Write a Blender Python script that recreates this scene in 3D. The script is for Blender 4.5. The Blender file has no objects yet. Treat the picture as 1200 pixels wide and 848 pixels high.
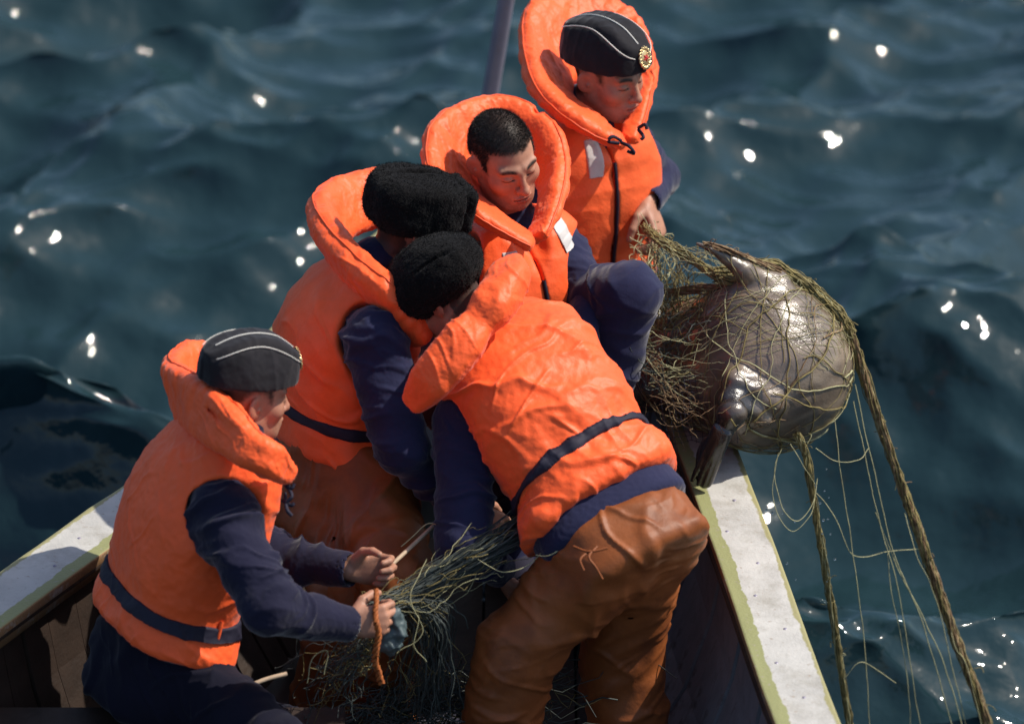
import bpy, math, random
import numpy as np
from mathutils import Vector, Matrix
random.seed(4); rng = np.random.default_rng(11)
RES = 1.0            # voxel size multiplier
sc = bpy.context.scene
C = sc.collection
A3 = lambda *a: np.array(a, dtype=float)
def nrm(v): v = np.asarray(v, float); return v / np.linalg.norm(v)

# ------------------------------------------------------------------ camera
PITCH = math.radians(27); DIST = 14.0; PPM = 450.0
TGT = A3(0, 0, .348)
VX, VU, VW = A3(1, 0, 0), A3(0, math.sin(PITCH), math.cos(PITCH)), A3(0, math.cos(PITCH), -math.sin(PITCH))
DW = 0.
def P(px, py, w=0.):                       # a point seen at photo pixel (px,py), w metres behind the focus plane
    w = w + DW
    k = (DIST + w) / DIST / PPM
    return TGT + VX * (px - 600) * k + VU * (424 - py) * k + VW * w
def V(u, v, w=0.): return VX * u + VU * v + VW * w
cam = bpy.data.cameras.new('camera'); cam_o = bpy.data.objects.new('camera', cam); C.objects.link(cam_o)
cam_o.location = TGT - VW * DIST; cam_o.rotation_euler = (math.pi / 2 - PITCH, 0, 0)
cam.sensor_width = 36; cam.lens = DIST * PPM / 1200 * 36
cam.clip_start = .1; cam.clip_end = 20000
cam.dof.use_dof = True; cam.dof.focus_distance = DIST - .15; cam.dof.aperture_fstop = 2.1
sc.camera = cam_o

# ------------------------------------------------------------------ sky and sun
SUN = nrm(A3(.60, .11, .79))              # direction towards the sun
w = bpy.data.worlds.new("World"); sc.world = w; w.use_nodes = True
nt = w.node_tree; sky = nt.nodes.new('ShaderNodeTexSky'); sky.sky_type = 'NISHITA'; sky.sun_disc = False
sky.sun_elevation = math.asin(SUN[2]); sky.sun_rotation = math.atan2(SUN[0], SUN[1])
sky.air_density = 1.0; sky.dust_density = 1.8; sky.ozone_density = 2.2
bg = nt.nodes['Background']; nt.links.new(sky.outputs[0], bg.inputs[0]); bg.inputs[1].default_value = .138
sl = bpy.data.lights.new('sun', 'SUN'); sl.energy = 5.0; sl.angle = math.radians(.53); sl.color = (1, .93, .82)
so = bpy.data.objects.new('sun', sl); C.objects.link(so); so.location = (5, 3, 8)
so.rotation_euler = Vector(tuple(-SUN)).to_track_quat('-Z', 'Y').to_euler()
sc.view_settings.view_transform = 'Standard'; sc.view_settings.look = 'None'
sc.view_settings.exposure = .17; sc.view_settings.gamma = 1; sc.view_settings.use_curve_mapping = False
sc.render.engine = 'CYCLES'
try:
    sc.cycles.use_denoising = True; sc.cycles.denoiser = 'OPENIMAGEDENOISE'
    sc.cycles.max_bounces = 7; sc.cycles.use_adaptive_sampling = False
    sc.cycles.sample_clamp_direct = 0; sc.cycles.sample_clamp_indirect = 6
except Exception: pass

# ------------------------------------------------------------------ noise
_pt = rng.permutation(256); _pt = np.concatenate([_pt, _pt, _pt])
_gr = rng.normal(size=(256, 3)); _gr /= np.linalg.norm(_gr, axis=1)[:, None]
def perlin(p):
    p = np.asarray(p, float); i = np.floor(p).astype(int); f = p - i; u = f * f * f * (f * (f * 6 - 15) + 10); i &= 255
    r = 0
    for dx in (0, 1):
        wx = u[..., 0] if dx else 1 - u[..., 0]
        for dy in (0, 1):
            wy = u[..., 1] if dy else 1 - u[..., 1]
            for dz in (0, 1):
                wz = u[..., 2] if dz else 1 - u[..., 2]
                h = _pt[_pt[_pt[i[..., 0] + dx] + i[..., 1] + dy] + i[..., 2] + dz]
                g = _gr[h]
                r = r + wx * wy * wz * (g[..., 0] * (f[..., 0] - dx) + g[..., 1] * (f[..., 1] - dy) + g[..., 2] * (f[..., 2] - dz))
    return r * 1.5
def fbm(p, o=3):
    s, a = 0, 1.
    for k in range(o): s = s + a * perlin(p * 2 ** k + 17.3 * k); a *= .5
    return s
def ridge(p): return 1 - 2 * np.abs(perlin(p))
def folds(v, d, fa, fl, amp, seed=0., sharp=True):      # cloth folds whose crests run square to d
    d = nrm(d); c = v @ d; perp = v - c[:, None] * d
    warp = .25 * fbm(v * 5 + seed + 3, 2) / max(fa, 1) * 6
    q = ((c + warp * .15) * fa)[:, None] * d + perp * fl + seed
    n = ridge(q) if sharp else 2 * perlin(q)
    return amp * (n - .45)

def crease(v, d, fa, fl, amp, seed=0., wd=.10, dens=.1):   # a few narrow raised creases running square to d
    d = nrm(d); c = v @ d; perp = v - c[:, None] * d
    c = c + .035 * fbm(v * 6 + seed + 7, 2)
    q = (c * fa)[:, None] * d + perp * fl + seed; n = perlin(q)
    g = np.clip((perlin(v * 6.5 + seed + 21) + dens) * 3, 0, 1)
    return amp * np.exp(-(n / wd) ** 2) * g
# ------------------------------------------------------------------ signed distance bodies -> meshes
def d_cone(a, b, ra, rb):
    a = np.asarray(a, float); b = np.asarray(b, float); ab = b - a; L = max(ab @ ab, 1e-9)
    def f(p):
        q = p - a; t = np.clip(q @ ab / L, 0, 1)
        return np.linalg.norm(q - t[..., None] * ab, axis=-1) - (ra + (rb - ra) * t)
    return f
def d_sph(c, r):
    c = np.asarray(c, float)
    return lambda p: np.linalg.norm(p - c, axis=-1) - r
def d_ell(c, rad, R=None):                 # R rows are the axes
    c = np.asarray(c, float); rad = np.asarray(rad, float); R = np.eye(3) if R is None else np.asarray(R)
    def f(p):
        q = (p - c) @ R.T
        k0 = np.linalg.norm(q / rad, axis=-1); k1 = np.linalg.norm(q / rad ** 2, axis=-1)
        return k0 * (k0 - 1) / np.maximum(k1, 1e-6)
    return f
def d_box(c, h, R=None, rd=.004):
    c = np.asarray(c, float); h = np.asarray(h, float) - rd; R = np.eye(3) if R is None else np.asarray(R)
    def f(p):
        q = np.abs((p - c) @ R.T) - h
        return np.linalg.norm(np.maximum(q, 0), axis=-1) + np.minimum(q.max(-1), 0) - rd
    return f
def spline(pts, n):
    pts = np.asarray(pts, float); m = len(pts)
    P_ = np.vstack([2 * pts[0] - pts[1], pts, 2 * pts[-1] - pts[-2]])
    t = np.linspace(0, m - 1, n); i = np.minimum(t.astype(int), m - 2); f = (t - i)[:, None]
    a, b, c, d = P_[i], P_[i + 1], P_[i + 2], P_[i + 3]
    return .5 * (2 * b + (c - a) * f + (2 * a - 5 * b + 4 * c - d) * f ** 2 + (3 * b - a - 3 * c + d) * f ** 3)
def d_band(pts, A, B, N, n=26, pw=2.4, ends=1.):    # pillow along a curve: half width A along N x tangent, half thickness B along N
    k = len(pts)
    S = spline(pts, n); t0 = np.linspace(0, 1, k); t1 = np.linspace(0, 1, n)
    a = np.interp(t1, t0, A if hasattr(A, '__len__') else [A] * k); b = np.interp(t1, t0, B if hasattr(B, '__len__') else [B] * k)
    NN = np.array([np.interp(t1, t0, np.asarray(N, float)[:, j]) for j in range(3)]).T
    T = np.gradient(S, axis=0); T /= np.linalg.norm(T, axis=1)[:, None]
    NN = NN - (NN * T).sum(1)[:, None] * T; NN /= np.linalg.norm(NN, axis=1)[:, None]
    W = np.cross(NN, T)
    def f(p):
        best = np.full(p.shape[:-1], 1e9)
        for j in range(n - 1):
            x0, x1 = S[j], S[j + 1]; ab = x1 - x0; L = ab @ ab
            q = p - x0; t = q @ ab / L; tc = np.clip(t, 0, 1)
            e = q - tc[..., None] * ab
            nn = NN[j] + (NN[j + 1] - NN[j]) * .5; ww = W[j] + (W[j + 1] - W[j]) * .5
            ra = a[j] + (a[j + 1] - a[j]) * tc; rb = b[j] + (b[j + 1] - b[j]) * tc
            ex = e @ ww / ra; ey = e @ nn / rb; ez = e @ nrm(ab) / np.minimum(ra, rb)
            r = (np.abs(ex) ** pw + np.abs(ey) ** pw + np.abs(ez) ** pw) ** (1 / pw)
            best = np.minimum(best, (r - 1) * np.minimum(ra, rb))
        return best
    return f
class Loft:                                 # trunk-like body: superellipse sections along a straight axis
    def __init__(s, B, T, front, secs, pw=2.5, bend=None, t0=0., t1=1., rd=.03):
        s.B = np.asarray(B, float); s.T = np.asarray(T, float); s.s = s.T - s.B; s.L = np.linalg.norm(s.s); s.s = s.s / s.L
        f = np.asarray(front, float); s.f = nrm(f - (f @ s.s) * s.s); s.r = np.cross(s.f, s.s)
        tt = np.linspace(-.3, 1.3, 161); S = np.asarray(secs, float)
        ker = np.hanning(19); ker /= ker.sum()
        def tab(col):
            y = np.interp(tt, S[:, 0], S[:, col]); return np.convolve(np.pad(y, 9, mode='edge'), ker, 'valid')
        s.tt = tt; s.a = tab(1); s.b = tab(2); s.oy = tab(3) if S.shape[1] > 3 else tt * 0
        s.pw = pw; s.t0 = t0; s.t1 = t1; s.rd = rd; s.bend = np.zeros(3) if bend is None else np.asarray(bend)
    def local(s, p):
        q = p - s.B; t = q @ s.s / s.L
        tb = np.clip(t, 0, 1); q = q - (4 * tb * (1 - tb))[..., None] * s.bend
        return q @ s.r, q @ s.f - np.interp(t, s.tt, s.oy), t
    def pt(s, x, y, t):                     # x,y in metres
        return s.B + s.s * s.L * t + s.r * x + s.f * (y + np.interp(t, s.tt, s.oy)) + 4 * t * (1 - t) * s.bend
    def __call__(s, p, grow=0.):
        x, y, t = s.local(p); a = np.interp(t, s.tt, s.a) + grow; b = np.interp(t, s.tt, s.b) + grow
        r = (np.abs(x / a) ** s.pw + np.abs(y / b) ** s.pw) ** (1 / s.pw)
        d = (r - 1) * np.minimum(a, b)
        e = np.maximum(t - s.t1, s.t0 - t) * s.L - grow
        return smax(d, e, s.rd)
def smin(a, b, k):
    h = np.maximum(k - np.abs(a - b), 0) / k; return np.minimum(a, b) - h * h * k / 4
def smax(a, b, k): return -smin(-a, -b, k)
class Field:
    def __init__(s): s.pr = []
    def add(s, f, k=.01, op='u'): s.pr.append((f, k, op)); return s
    def sub(s, f, k=.01): return s.add(f, k, 's')
    def isect(s, f, k=.01): return s.add(f, k, 'i')
    def comb(s, cur, d, k, op):
        return smin(cur, d, k) if op == 'u' else smax(cur, -d, k) if op == 's' else smax(cur, d, k)
    def __call__(s, p):
        cur = np.full(p.shape[:-1], 10.)
        for f, k, op in s.pr: cur = s.comb(cur, f(p), k, op)
        return cur
    def mesh(s, lo, hi, h):
        """surface nets over the blocks of 8^3 cells that the surface crosses"""
        h = h * RES; N = 8; bs = N * h
        lo = np.asarray(lo, float); nb = np.ceil((np.asarray(hi) - lo) / bs).astype(int) + 1
        I = np.stack(np.meshgrid(*[np.arange(k) for k in nb], indexing='ij'), -1).reshape(-1, 3)
        c = lo + (I + .5) * bs; R = bs * .5 * 1.7321
        D = [f(c) for f, k, op in s.pr]; cur = np.full(len(c), 10.)
        for (f, k, op), d in zip(s.pr, D): cur = s.comb(cur, d, k, op)
        m = np.abs(cur) <= R * 1.7
        I = I[m]; D = [d[m] for d in D]
        g = np.stack(np.meshgrid(*[np.arange(N + 1)] * 3, indexing='ij'), -1).reshape(-1, 3)
        nv = (nb * N + 2).astype(np.int64)
        key = lambda q: (q[..., 0] * nv[1] + q[..., 1]) * nv[2] + q[..., 2]
        ck, cp, ed = [], [], []
        for c0 in range(0, len(I), 2500):
            Ib = I[c0:c0 + 2500]; gi = Ib[:, None, :] * N + g[None]; pts = lo + gi * h
            val = np.full(gi.shape[:2], 10.)
            for (f, k, op), d in zip(s.pr, D):
                d = d[c0:c0 + 2500]
                sel = (d >= -(R * 1.7 + k)) if op == 'i' else (d <= R * 1.7 + k)
                if sel.any(): val[sel] = s.comb(val[sel], f(pts[sel]), k, op)
            v = val.reshape(-1, N + 1, N + 1, N + 1); ins = v < 0
            cor = [ins[:, a:N + a, b:N + b, e:N + e] for a in (0, 1) for b in (0, 1) for e in (0, 1)]
            sm = sum(x.astype(np.int8) for x in cor); act = (sm > 0) & (sm < 8)
            bi, x, y, z = np.nonzero(act)
            if len(bi) == 0: continue
            cv = np.stack([v[bi, x + a, y + b, z + e] for a in (0, 1) for b in (0, 1) for e in (0, 1)], 1)
            co = np.array([(a, b, e) for a in (0, 1) for b in (0, 1) for e in (0, 1)], float)
            acc = np.zeros((len(bi), 3)); cnt = np.zeros(len(bi))
            for i in range(8):
                for j in range(i + 1, 8):
                    if np.abs(co[i] - co[j]).sum() != 1: continue
                    a, b = cv[:, i], cv[:, j]; mm = (a < 0) != (b < 0)
                    t = np.where(mm, a / np.where(mm, a - b, 1), 0)
                    acc += np.where(mm[:, None], co[i] + t[:, None] * (co[j] - co[i]), 0); cnt += mm
            cell = Ib[bi] * N + np.stack([x, y, z], 1)
            ck.append(key(cell)); cp.append(lo + (cell + acc / cnt[:, None]) * h)
            for ax in range(3):
                o = [0, 0, 0]; o[ax] = 1
                A_ = ins[:, :N, :N, :N]; B_ = ins[:, o[0]:N + o[0], o[1]:N + o[1], o[2]:N + o[2]]
                bi, x, y, z = np.nonzero(A_ != B_)
                ed.append((ax, Ib[bi] * N + np.stack([x, y, z], 1), A_[bi, x, y, z]))
        ck = np.concatenate(ck); cp = np.concatenate(cp); o = np.argsort(ck); ck = ck[o]; cp = cp[o]
        faces = []
        for ax, q, inn in ed:
            b, e = (ax + 1) % 3, (ax + 2) % 3
            ub = np.zeros(3, int); ub[b] = 1; ue = np.zeros(3, int); ue[e] = 1
            quad = np.stack([key(q), key(q - ub), key(q - ub - ue), key(q - ue)], 1)
            ix = np.searchsorted(ck, quad).clip(0, len(ck) - 1); ok = (ck[ix] == quad).all(1)
            ix = ix[ok]; fl = ~inn[ok]; ix[fl] = ix[fl][:, ::-1]; faces.append(ix)
        return cp, np.concatenate(faces)
def vnormals(v, f):
    n = np.cross(v[f[:, 2]] - v[f[:, 0]], v[f[:, 3 if f.shape[1] > 3 else 1]] - v[f[:, 1 if f.shape[1] > 3 else 0]])
    if f.shape[1] == 3: n = np.cross(v[f[:, 1]] - v[f[:, 0]], v[f[:, 2]] - v[f[:, 0]])
    r = np.zeros_like(v)
    for k in range(f.shape[1]):
        for j in range(3): r[:, j] += np.bincount(f[:, k], n[:, j], len(v))
    return r / np.maximum(np.linalg.norm(r, axis=1), 1e-12)[:, None]
def relax(v, f, it=1):
    for _ in range(it):
        s = np.zeros_like(v); c = np.zeros(len(v))
        for k in range(4):
            a, b = f[:, k], f[:, (k + 1) % 4]
            for j in range(3): s[:, j] += np.bincount(a, v[b, j], len(v)) + np.bincount(b, v[a, j], len(v))
            c += np.bincount(a, minlength=len(v)) + np.bincount(b, minlength=len(v))
        v = .5 * v + .5 * s / np.maximum(c, 1)[:, None]
    return v

# ------------------------------------------------------------------ objects
def link(name, me, m=None, parent=None, loc=None):
    o = bpy.data.objects.new(name, me); C.objects.link(o)
    if m: me.materials.append(m)
    if loc is not None: o.location = loc
    if parent is not None:
        o.parent = parent
        pw = A3(0, 0, 0); q = parent
        while q is not None: pw = pw + np.array(q.location); q = q.parent
        o.location = tuple(np.array(o.location) - pw)
    return o
def meshobj(name, v, f, m=None, parent=None, smooth=True, col=None):
    v = np.asarray(v, float); c = (v.min(0) + v.max(0)) / 2
    me = bpy.data.meshes.new(name); f = np.asarray(f); n, k = f.shape
    me.vertices.add(len(v)); me.vertices.foreach_set('co', (v - c).astype(np.float32).ravel())
    me.loops.add(n * k); me.loops.foreach_set('vertex_index', f.astype(np.int32).ravel())
    me.polygons.add(n); me.polygons.foreach_set('loop_start', np.arange(0, n * k, k, dtype=np.int32))
    me.update(calc_edges=True); me.validate()
    if smooth: me.polygons.foreach_set('use_smooth', np.ones(len(me.polygons), bool))
    if col is not None:
        at = me.color_attributes.new('tint', 'FLOAT_COLOR', 'POINT')
        at.data.foreach_set('color', np.concatenate([col, np.ones((len(v), 1))], 1).astype(np.float32).ravel())
    return link(name, me, m, parent, tuple(c))
def polyobj(name, verts, faces, m=None, parent=None, smooth=False):
    v = np.asarray(verts, float); c = (v.min(0) + v.max(0)) / 2
    me = bpy.data.meshes.new(name); me.from_pydata([tuple(x - c) for x in v], [], faces); me.update()
    if smooth: me.polygons.foreach_set('use_smooth', np.ones(len(me.polygons), bool))
    return link(name, me, m, parent, tuple(c))
def empty(name, loc, label, cat, group=None):
    o = bpy.data.objects.new(name, None); C.objects.link(o); o.location = tuple(loc); o.empty_display_size = .1
    return tag(o, label, cat, group)
def tag(o, label=None, cat=None, group=None, kind=None):
    for k, v in (('label', label), ('category', cat), ('group', group), ('kind', kind)):
        if v: o[k] = v
    return o
def tubes(name, lines, m, parent=None, sides=5, smooth=True):   # lines: (points Nx3, radius or array)
    V_, F_ = [], []; base = 0
    ang = np.linspace(0, 2 * math.pi, sides, endpoint=False)
    for pts, r in lines:
        pts = np.asarray(pts, float); n = len(pts); r = np.broadcast_to(np.asarray(r, float), (n,))
        T = np.gradient(pts, axis=0); T /= np.maximum(np.linalg.norm(T, axis=1), 1e-9)[:, None]
        ref = A3(.31, .2, .93) if abs(T[0] @ nrm(A3(.31, .2, .93))) < .9 else A3(1, 0, 0)
        X = np.cross(T, ref); X /= np.maximum(np.linalg.norm(X, axis=1), 1e-9)[:, None]; Y = np.cross(T, X)
        ring = pts[:, None] + r[:, None, None] * (np.cos(ang)[None, :, None] * X[:, None] + np.sin(ang)[None, :, None] * Y[:, None])
        V_.append(ring.reshape(-1, 3))
        i = np.arange(n - 1)[:, None] * sides; j = np.arange(sides)[None]; j2 = (j + 1) % sides
        F_.append(np.stack([base + i + j, base + i + j2, base + i + sides + j2, base + i + sides + j], -1).reshape(-1, 4))
        base += n * sides
    return meshobj(name, np.concatenate(V_), np.concatenate(F_), m, parent, smooth)
# ------------------------------------------------------------------ materials
def mat(name, col, rough=.6, spec=.4, metal=0., sheen=0., var=.15, vscale=6., bump=(), coat=0., tint=False, sss=0., dirt=None):
    m = bpy.data.materials.new(name); m.use_nodes = True; nt = m.node_tree; N, L = nt.nodes, nt.links
    b = N['Principled BSDF']; b.inputs['Roughness'].default_value = rough; b.inputs['Metallic'].default_value = metal
    b.inputs['Specular IOR Level'].default_value = spec; b.inputs['Sheen Weight'].default_value = sheen
    b.inputs['Sheen Roughness'].default_value = .4; b.inputs['Coat Weight'].default_value = coat
    if sss: b.inputs['Subsurface Weight'].default_value = sss; b.inputs['Subsurface Radius'].default_value = (.012, .005, .003); b.inputs['Subsurface Scale'].default_value = 1.
    tc = N.new('ShaderNodeTexCoord'); src = tc.outputs['Object']
    def noise(scale, detail=4., rgh=.6):
        n = N.new('ShaderNodeTexNoise'); n.inputs['Scale'].default_value = scale; n.inputs['Detail'].default_value = detail
        n.inputs['Roughness'].default_value = rgh; L.new(src, n.inputs['Vector']); return n
    if tint:
        at = N.new('ShaderNodeAttribute'); at.attribute_name = 'tint'; base = at.outputs['Color']
    else:
        rgb = N.new('ShaderNodeRGB'); rgb.outputs[0].default_value = (*col, 1); base = rgb.outputs[0]
    if var:
        n = noise(vscale); mr = N.new('ShaderNodeMapRange'); mr.inputs['From Min'].default_value = .3; mr.inputs['From Max'].default_value = .7
        mr.inputs['To Min'].default_value = 1 - var; mr.inputs['To Max'].default_value = 1 + var; L.new(n.outputs[0], mr.inputs[0])
        mx = N.new('ShaderNodeMix'); mx.data_type = 'RGBA'; mx.blend_type = 'MULTIPLY'; mx.inputs[0].default_value = 1
        L.new(base, mx.inputs[6]); L.new(mr.outputs[0], mx.inputs[7]); base = mx.outputs[2]
    if dirt:                                # (colour, scale, from, to)
        n = noise(dirt[1], 6., .65); mr = N.new('ShaderNodeMapRange'); mr.inputs['From Min'].default_value = dirt[2]; mr.inputs['From Max'].default_value = dirt[3]
        L.new(n.outputs[0], mr.inputs[0]); mx = N.new('ShaderNodeMix'); mx.data_type = 'RGBA'
        L.new(mr.outputs[0], mx.inputs[0]); L.new(base, mx.inputs[6]); mx.inputs[7].default_value = (*dirt[0], 1); base = mx.outputs[2]
    L.new(base, b.inputs['Base Color'])
    prev = None
    for sca, stre, dist in bump:
        n = noise(sca, 3.); bp = N.new('ShaderNodeBump'); bp.inputs['Strength'].default_value = stre; bp.inputs['Distance'].default_value = dist
        L.new(n.outputs[0], bp.inputs['Height'])
        if prev: L.new(prev.outputs[0], bp.inputs['Normal'])
        prev = bp
    if prev: L.new(prev.outputs[0], b.inputs['Normal'])
    return m
M = {}
M['orange'] = mat('orange_nylon', (.89, .110, .024), .5, .3, sheen=.12, var=.09, vscale=9, bump=((55, .30, .006), (700, .15, .0015)), dirt=((.52, .06, .02), 14, .66, .86))
M['orange2'] = mat('orange_nylon_worn', (.84, .120, .028), .52, .3, sheen=.12, var=.10, vscale=9, bump=((55, .30, .006), (700, .15, .0015)), dirt=((.45, .07, .03), 12, .62, .85))
M['seam'] = mat('orange_piping', (.72, .085, .02), .5, .3)
M['navy'] = mat('navy_cloth', (.010, .010, .027), .85, .15, sheen=.25, var=.15, bump=((60, .25, .005), (900, .2, .0012)))
M['navyd'] = mat('near_black_cloth', (.007, .007, .015), .9, .1, sheen=.1, bump=((60, .25, .005),))
M['navyb'] = mat('faded_navy_cloth', (.015, .017, .048), .85, .15, sheen=.25, var=.15, bump=((60, .25, .005), (900, .2, .0012)))
M['webbing'] = mat('dark_webbing', (.012, .011, .025), .7, .3, bump=((900, .4, .001),))
M['brown'] = mat('rubberised_brown', (.215, .062, .016), .52, .3, var=.28, vscale=7, bump=((40, .25, .006), (300, .12, .002)), dirt=((.12, .035, .014), 9, .5, .8))
M['fleece'] = mat('black_fleece', (.006, .0057, .0062), .95, .1, sheen=.06, var=.3, vscale=80, bump=((260, .9, .004),))
M['capcloth'] = mat('black_cap_cloth', (.011, .010, .013), .8, .2, sheen=.2, var=.2, vscale=20, bump=((700, .3, .0015),))
M['white'] = mat('white_cord', (.62, .60, .55), .6)
M['reflect'] = mat('reflective_tape', (.50, .485, .47), .4, .5, var=.08, vscale=40, bump=((400, .2, .001),))
M['skin'] = mat('skin', (.4, .2, .13), .5, .35, var=.14, vscale=38, bump=((600, .3, .0012), (110, .15, .003)), tint=True, sss=.05)
M['hair'] = mat('black_hair', (.014, .011, .009), .55, .4, var=.3, vscale=60)
M['gold'] = mat('gold_badge', (.75, .55, .28), .28, .5, metal=.85, var=.2, vscale=200)
M['red'] = mat('red_enamel', (.45, .02, .02), .3)
M['steel'] = mat('grey_steel', (.24, .22, .28), .42, .5, metal=.35, var=.15, bump=((60, .1, .003),), dirt=((.22, .12, .08), 16, .6, .75))
M['net'] = mat('green_ochre_twine', (.185, .150, .058), .7, .3, var=.5, vscale=35)
M['net2'] = mat('pale_twine', (.34, .325, .18), .6, .3, var=.3, vscale=40)
M['net3'] = mat('grey_green_twine', (.040, .050, .046), .6, .4, var=.4, vscale=35)
M['weed'] = mat('brown_rope', (.17, .105, .055), .75, .3, var=.5, vscale=60, dirt=((.34, .28, .15), 45, .5, .68))
M['rust'] = mat('orange_rope', (.30, .085, .02), .7, .3, var=.5, vscale=90)
M['wood'] = mat('pale_stick', (.42, .31, .21), .6, .3, var=.2, vscale=30)
M['dark_wood_and_shade'] = mat('dark_wet_wood_and_shade', (.028, .017, .012), .6, .4, var=.4, vscale=8, bump=((30, .3, .01),))  # dark timber; on the left lining boards its tone stands in for shade
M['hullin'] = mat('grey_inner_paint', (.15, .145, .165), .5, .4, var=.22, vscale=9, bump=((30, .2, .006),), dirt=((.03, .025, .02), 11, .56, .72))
M['hullout'] = mat('grey_hull_paint', (.22, .24, .26), .5, .4, var=.1)
M['water_drop'] = mat('clear_water', (.8, .85, .9), .05, .5, var=0)
M['water_drop'].node_tree.nodes['Principled BSDF'].inputs['Transmission Weight'].default_value = 1.
M['plastic'] = mat('blue_grey_plastic', (.06, .085, .09), .5, .4, var=.2, vscale=30, bump=((60, .4, .006),))

# gunwale paint: worn white, green primer showing along the edges
def gunwale_mat():
    m = mat('worn_white_paint', (.43, .42, .395), .6, .3, var=.16, vscale=7, bump=((120, .4, .003), (25, .25, .008)), dirt=((.29, .275, .24), 11, .48, .74))
    nt = m.node_tree; N, L = nt.nodes, nt.links; b = N['Principled BSDF']
    base = b.inputs['Base Color'].links[0].from_socket
    at = N.new('ShaderNodeAttribute'); at.attribute_name = 'tint'
    tc = N.new('ShaderNodeTexCoord')
    n = N.new('ShaderNodeTexNoise'); n.inputs['Scale'].default_value = 9; n.inputs['Detail'].default_value = 8; n.inputs['Roughness'].default_value = .7; L.new(tc.outputs['Object'], n.inputs['Vector'])
    sep = N.new('ShaderNodeSeparateColor'); L.new(at.outputs['Color'], sep.inputs[0])
    def edge(ch, lo, hi, amt, col, base):
        a = N.new('ShaderNodeMath'); a.operation = 'MULTIPLY_ADD'; L.new(n.outputs[0], a.inputs[0]); a.inputs[1].default_value = amt; L.new(sep.outputs[ch], a.inputs[2])
        r = N.new('ShaderNodeMapRange'); r.inputs['From Min'].default_value = lo; r.inputs['From Max'].default_value = hi; L.new(a.outputs[0], r.inputs[0])
        x = N.new('ShaderNodeMix'); x.data_type = 'RGBA'; L.new(r.outputs[0], x.inputs[0]); L.new(base, x.inputs[6]); x.inputs[7].default_value = (*col, 1); return x.outputs[2]
    base = edge(0, .76, .80, .62, (.24, .245, .11), base)       # green band on the inner edge
    base = edge(1, 1.10, 1.16, .62, (.27, .25, .12), base)      # patches on the outer edge
    base = edge(2, 1.15, 1.2, .45, (.26, .15, .075), base)      # bare brown arris
    n2 = N.new('ShaderNodeTexNoise'); n2.inputs['Scale'].default_value = 70; n2.inputs['Detail'].default_value = 3; L.new(tc.outputs['Object'], n2.inputs['Vector'])
    r2 = N.new('ShaderNodeMapRange'); r2.inputs['From Min'].default_value = .64; r2.inputs['From Max'].default_value = .75; L.new(n2.outputs[0], r2.inputs[0])
    x = N.new('ShaderNodeMix'); x.data_type = 'RGBA'; L.new(r2.outputs[0], x.inputs[0]); L.new(base, x.inputs[6]); x.inputs[7].default_value = (.30, .26, .22, 1); base = x.outputs[2]
    L.new(base, b.inputs['Base Color']); return m
M['gunwale'] = gunwale_mat()
def seal_mat():
    m = mat('wet_seal_skin', (.085, .070, .062), .25, .65, var=.22, vscale=5, bump=((220, .35, .003), (26, .35, .008)), coat=.45, tint=True)
    return m
M['seal'] = seal_mat()
def water_mat():
    m = bpy.data.materials.new('sea_water'); m.use_nodes = True; nt = m.node_tree; N, L = nt.nodes, nt.links
    b = N['Principled BSDF']; b.inputs['Base Color'].default_value = (.012, .030, .037, 1); b.inputs['Roughness'].default_value = .045; b.inputs['IOR'].default_value = 1.33
    tc = N.new('ShaderNodeTexCoord'); prev = None
    for s, stre, d in ((2.6, .32, .10), (9., .30, .03)):
        n = N.new('ShaderNodeTexNoise'); n.inputs['Scale'].default_value = s; n.inputs['Detail'].default_value = 3; L.new(tc.outputs['Object'], n.inputs['Vector'])
        bp = N.new('ShaderNodeBump'); bp.inputs['Strength'].default_value = stre; bp.inputs['Distance'].default_value = d; L.new(n.outputs[0], bp.inputs['Height'])
        if prev: L.new(prev.outputs[0], bp.inputs['Normal'])
        prev = bp
    L.new(prev.outputs[0], b.inputs['Normal']); return m
M['water'] = water_mat()

# ------------------------------------------------------------------ sea
SEA_Z = -1.0
def sea():
    def axis(a, b, st, far):
        mid = np.arange(a, b, st); k = st * 1.32 ** np.arange(1, 46); e = np.cumsum(k); e = e[e < far]
        return np.concatenate([a - e[::-1], mid, b + e])
    x = axis(-3.2, 3.6, .021, 9000); y = axis(-2.5, 9, .024, 9000)
    X, Y = np.meshgrid(x, y, indexing='ij'); Z = np.zeros_like(X); DX = np.zeros_like(X); DY = np.zeros_like(X)
    g = np.random.default_rng(5)
    fade = 1 / (1 + (np.maximum(np.hypot(X, Y - 3) - 14, 0) / 14) ** 2)
    for i in range(96):
        lam = .15 * (3.2 / .15) ** g.random() ; k = 2 * math.pi / lam
        th = math.radians(-80) + g.normal() * .55          # travel direction, mostly towards the camera
        a = .0185 * lam ** 1.15 * g.uniform(.5, 1.3) * (1.05 if lam > .8 else .9)
        ph = g.random() * 6.283; c, s = math.cos(th), math.sin(th); p = k * (c * X + s * Y) + ph
        f = fade * (1 if lam > .5 else fade)
        Z += a * np.cos(p) * f; DX -= .8 * a * c * np.sin(p) * f; DY -= .8 * a * s * np.sin(p) * f
    v = np.stack([X + DX, Y + DY, Z + SEA_Z], -1).reshape(-1, 3); nx, ny = X.shape
    i = np.arange(nx - 1)[:, None] * ny; j = np.arange(ny - 1)[None]
    f = np.stack([i + j, i + ny + j, i + ny + j + 1, i + j + 1], -1).reshape(-1, 4)
    o = meshobj('sea', v, f, M['water']); tag(o, kind='structure')
sea()

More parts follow.
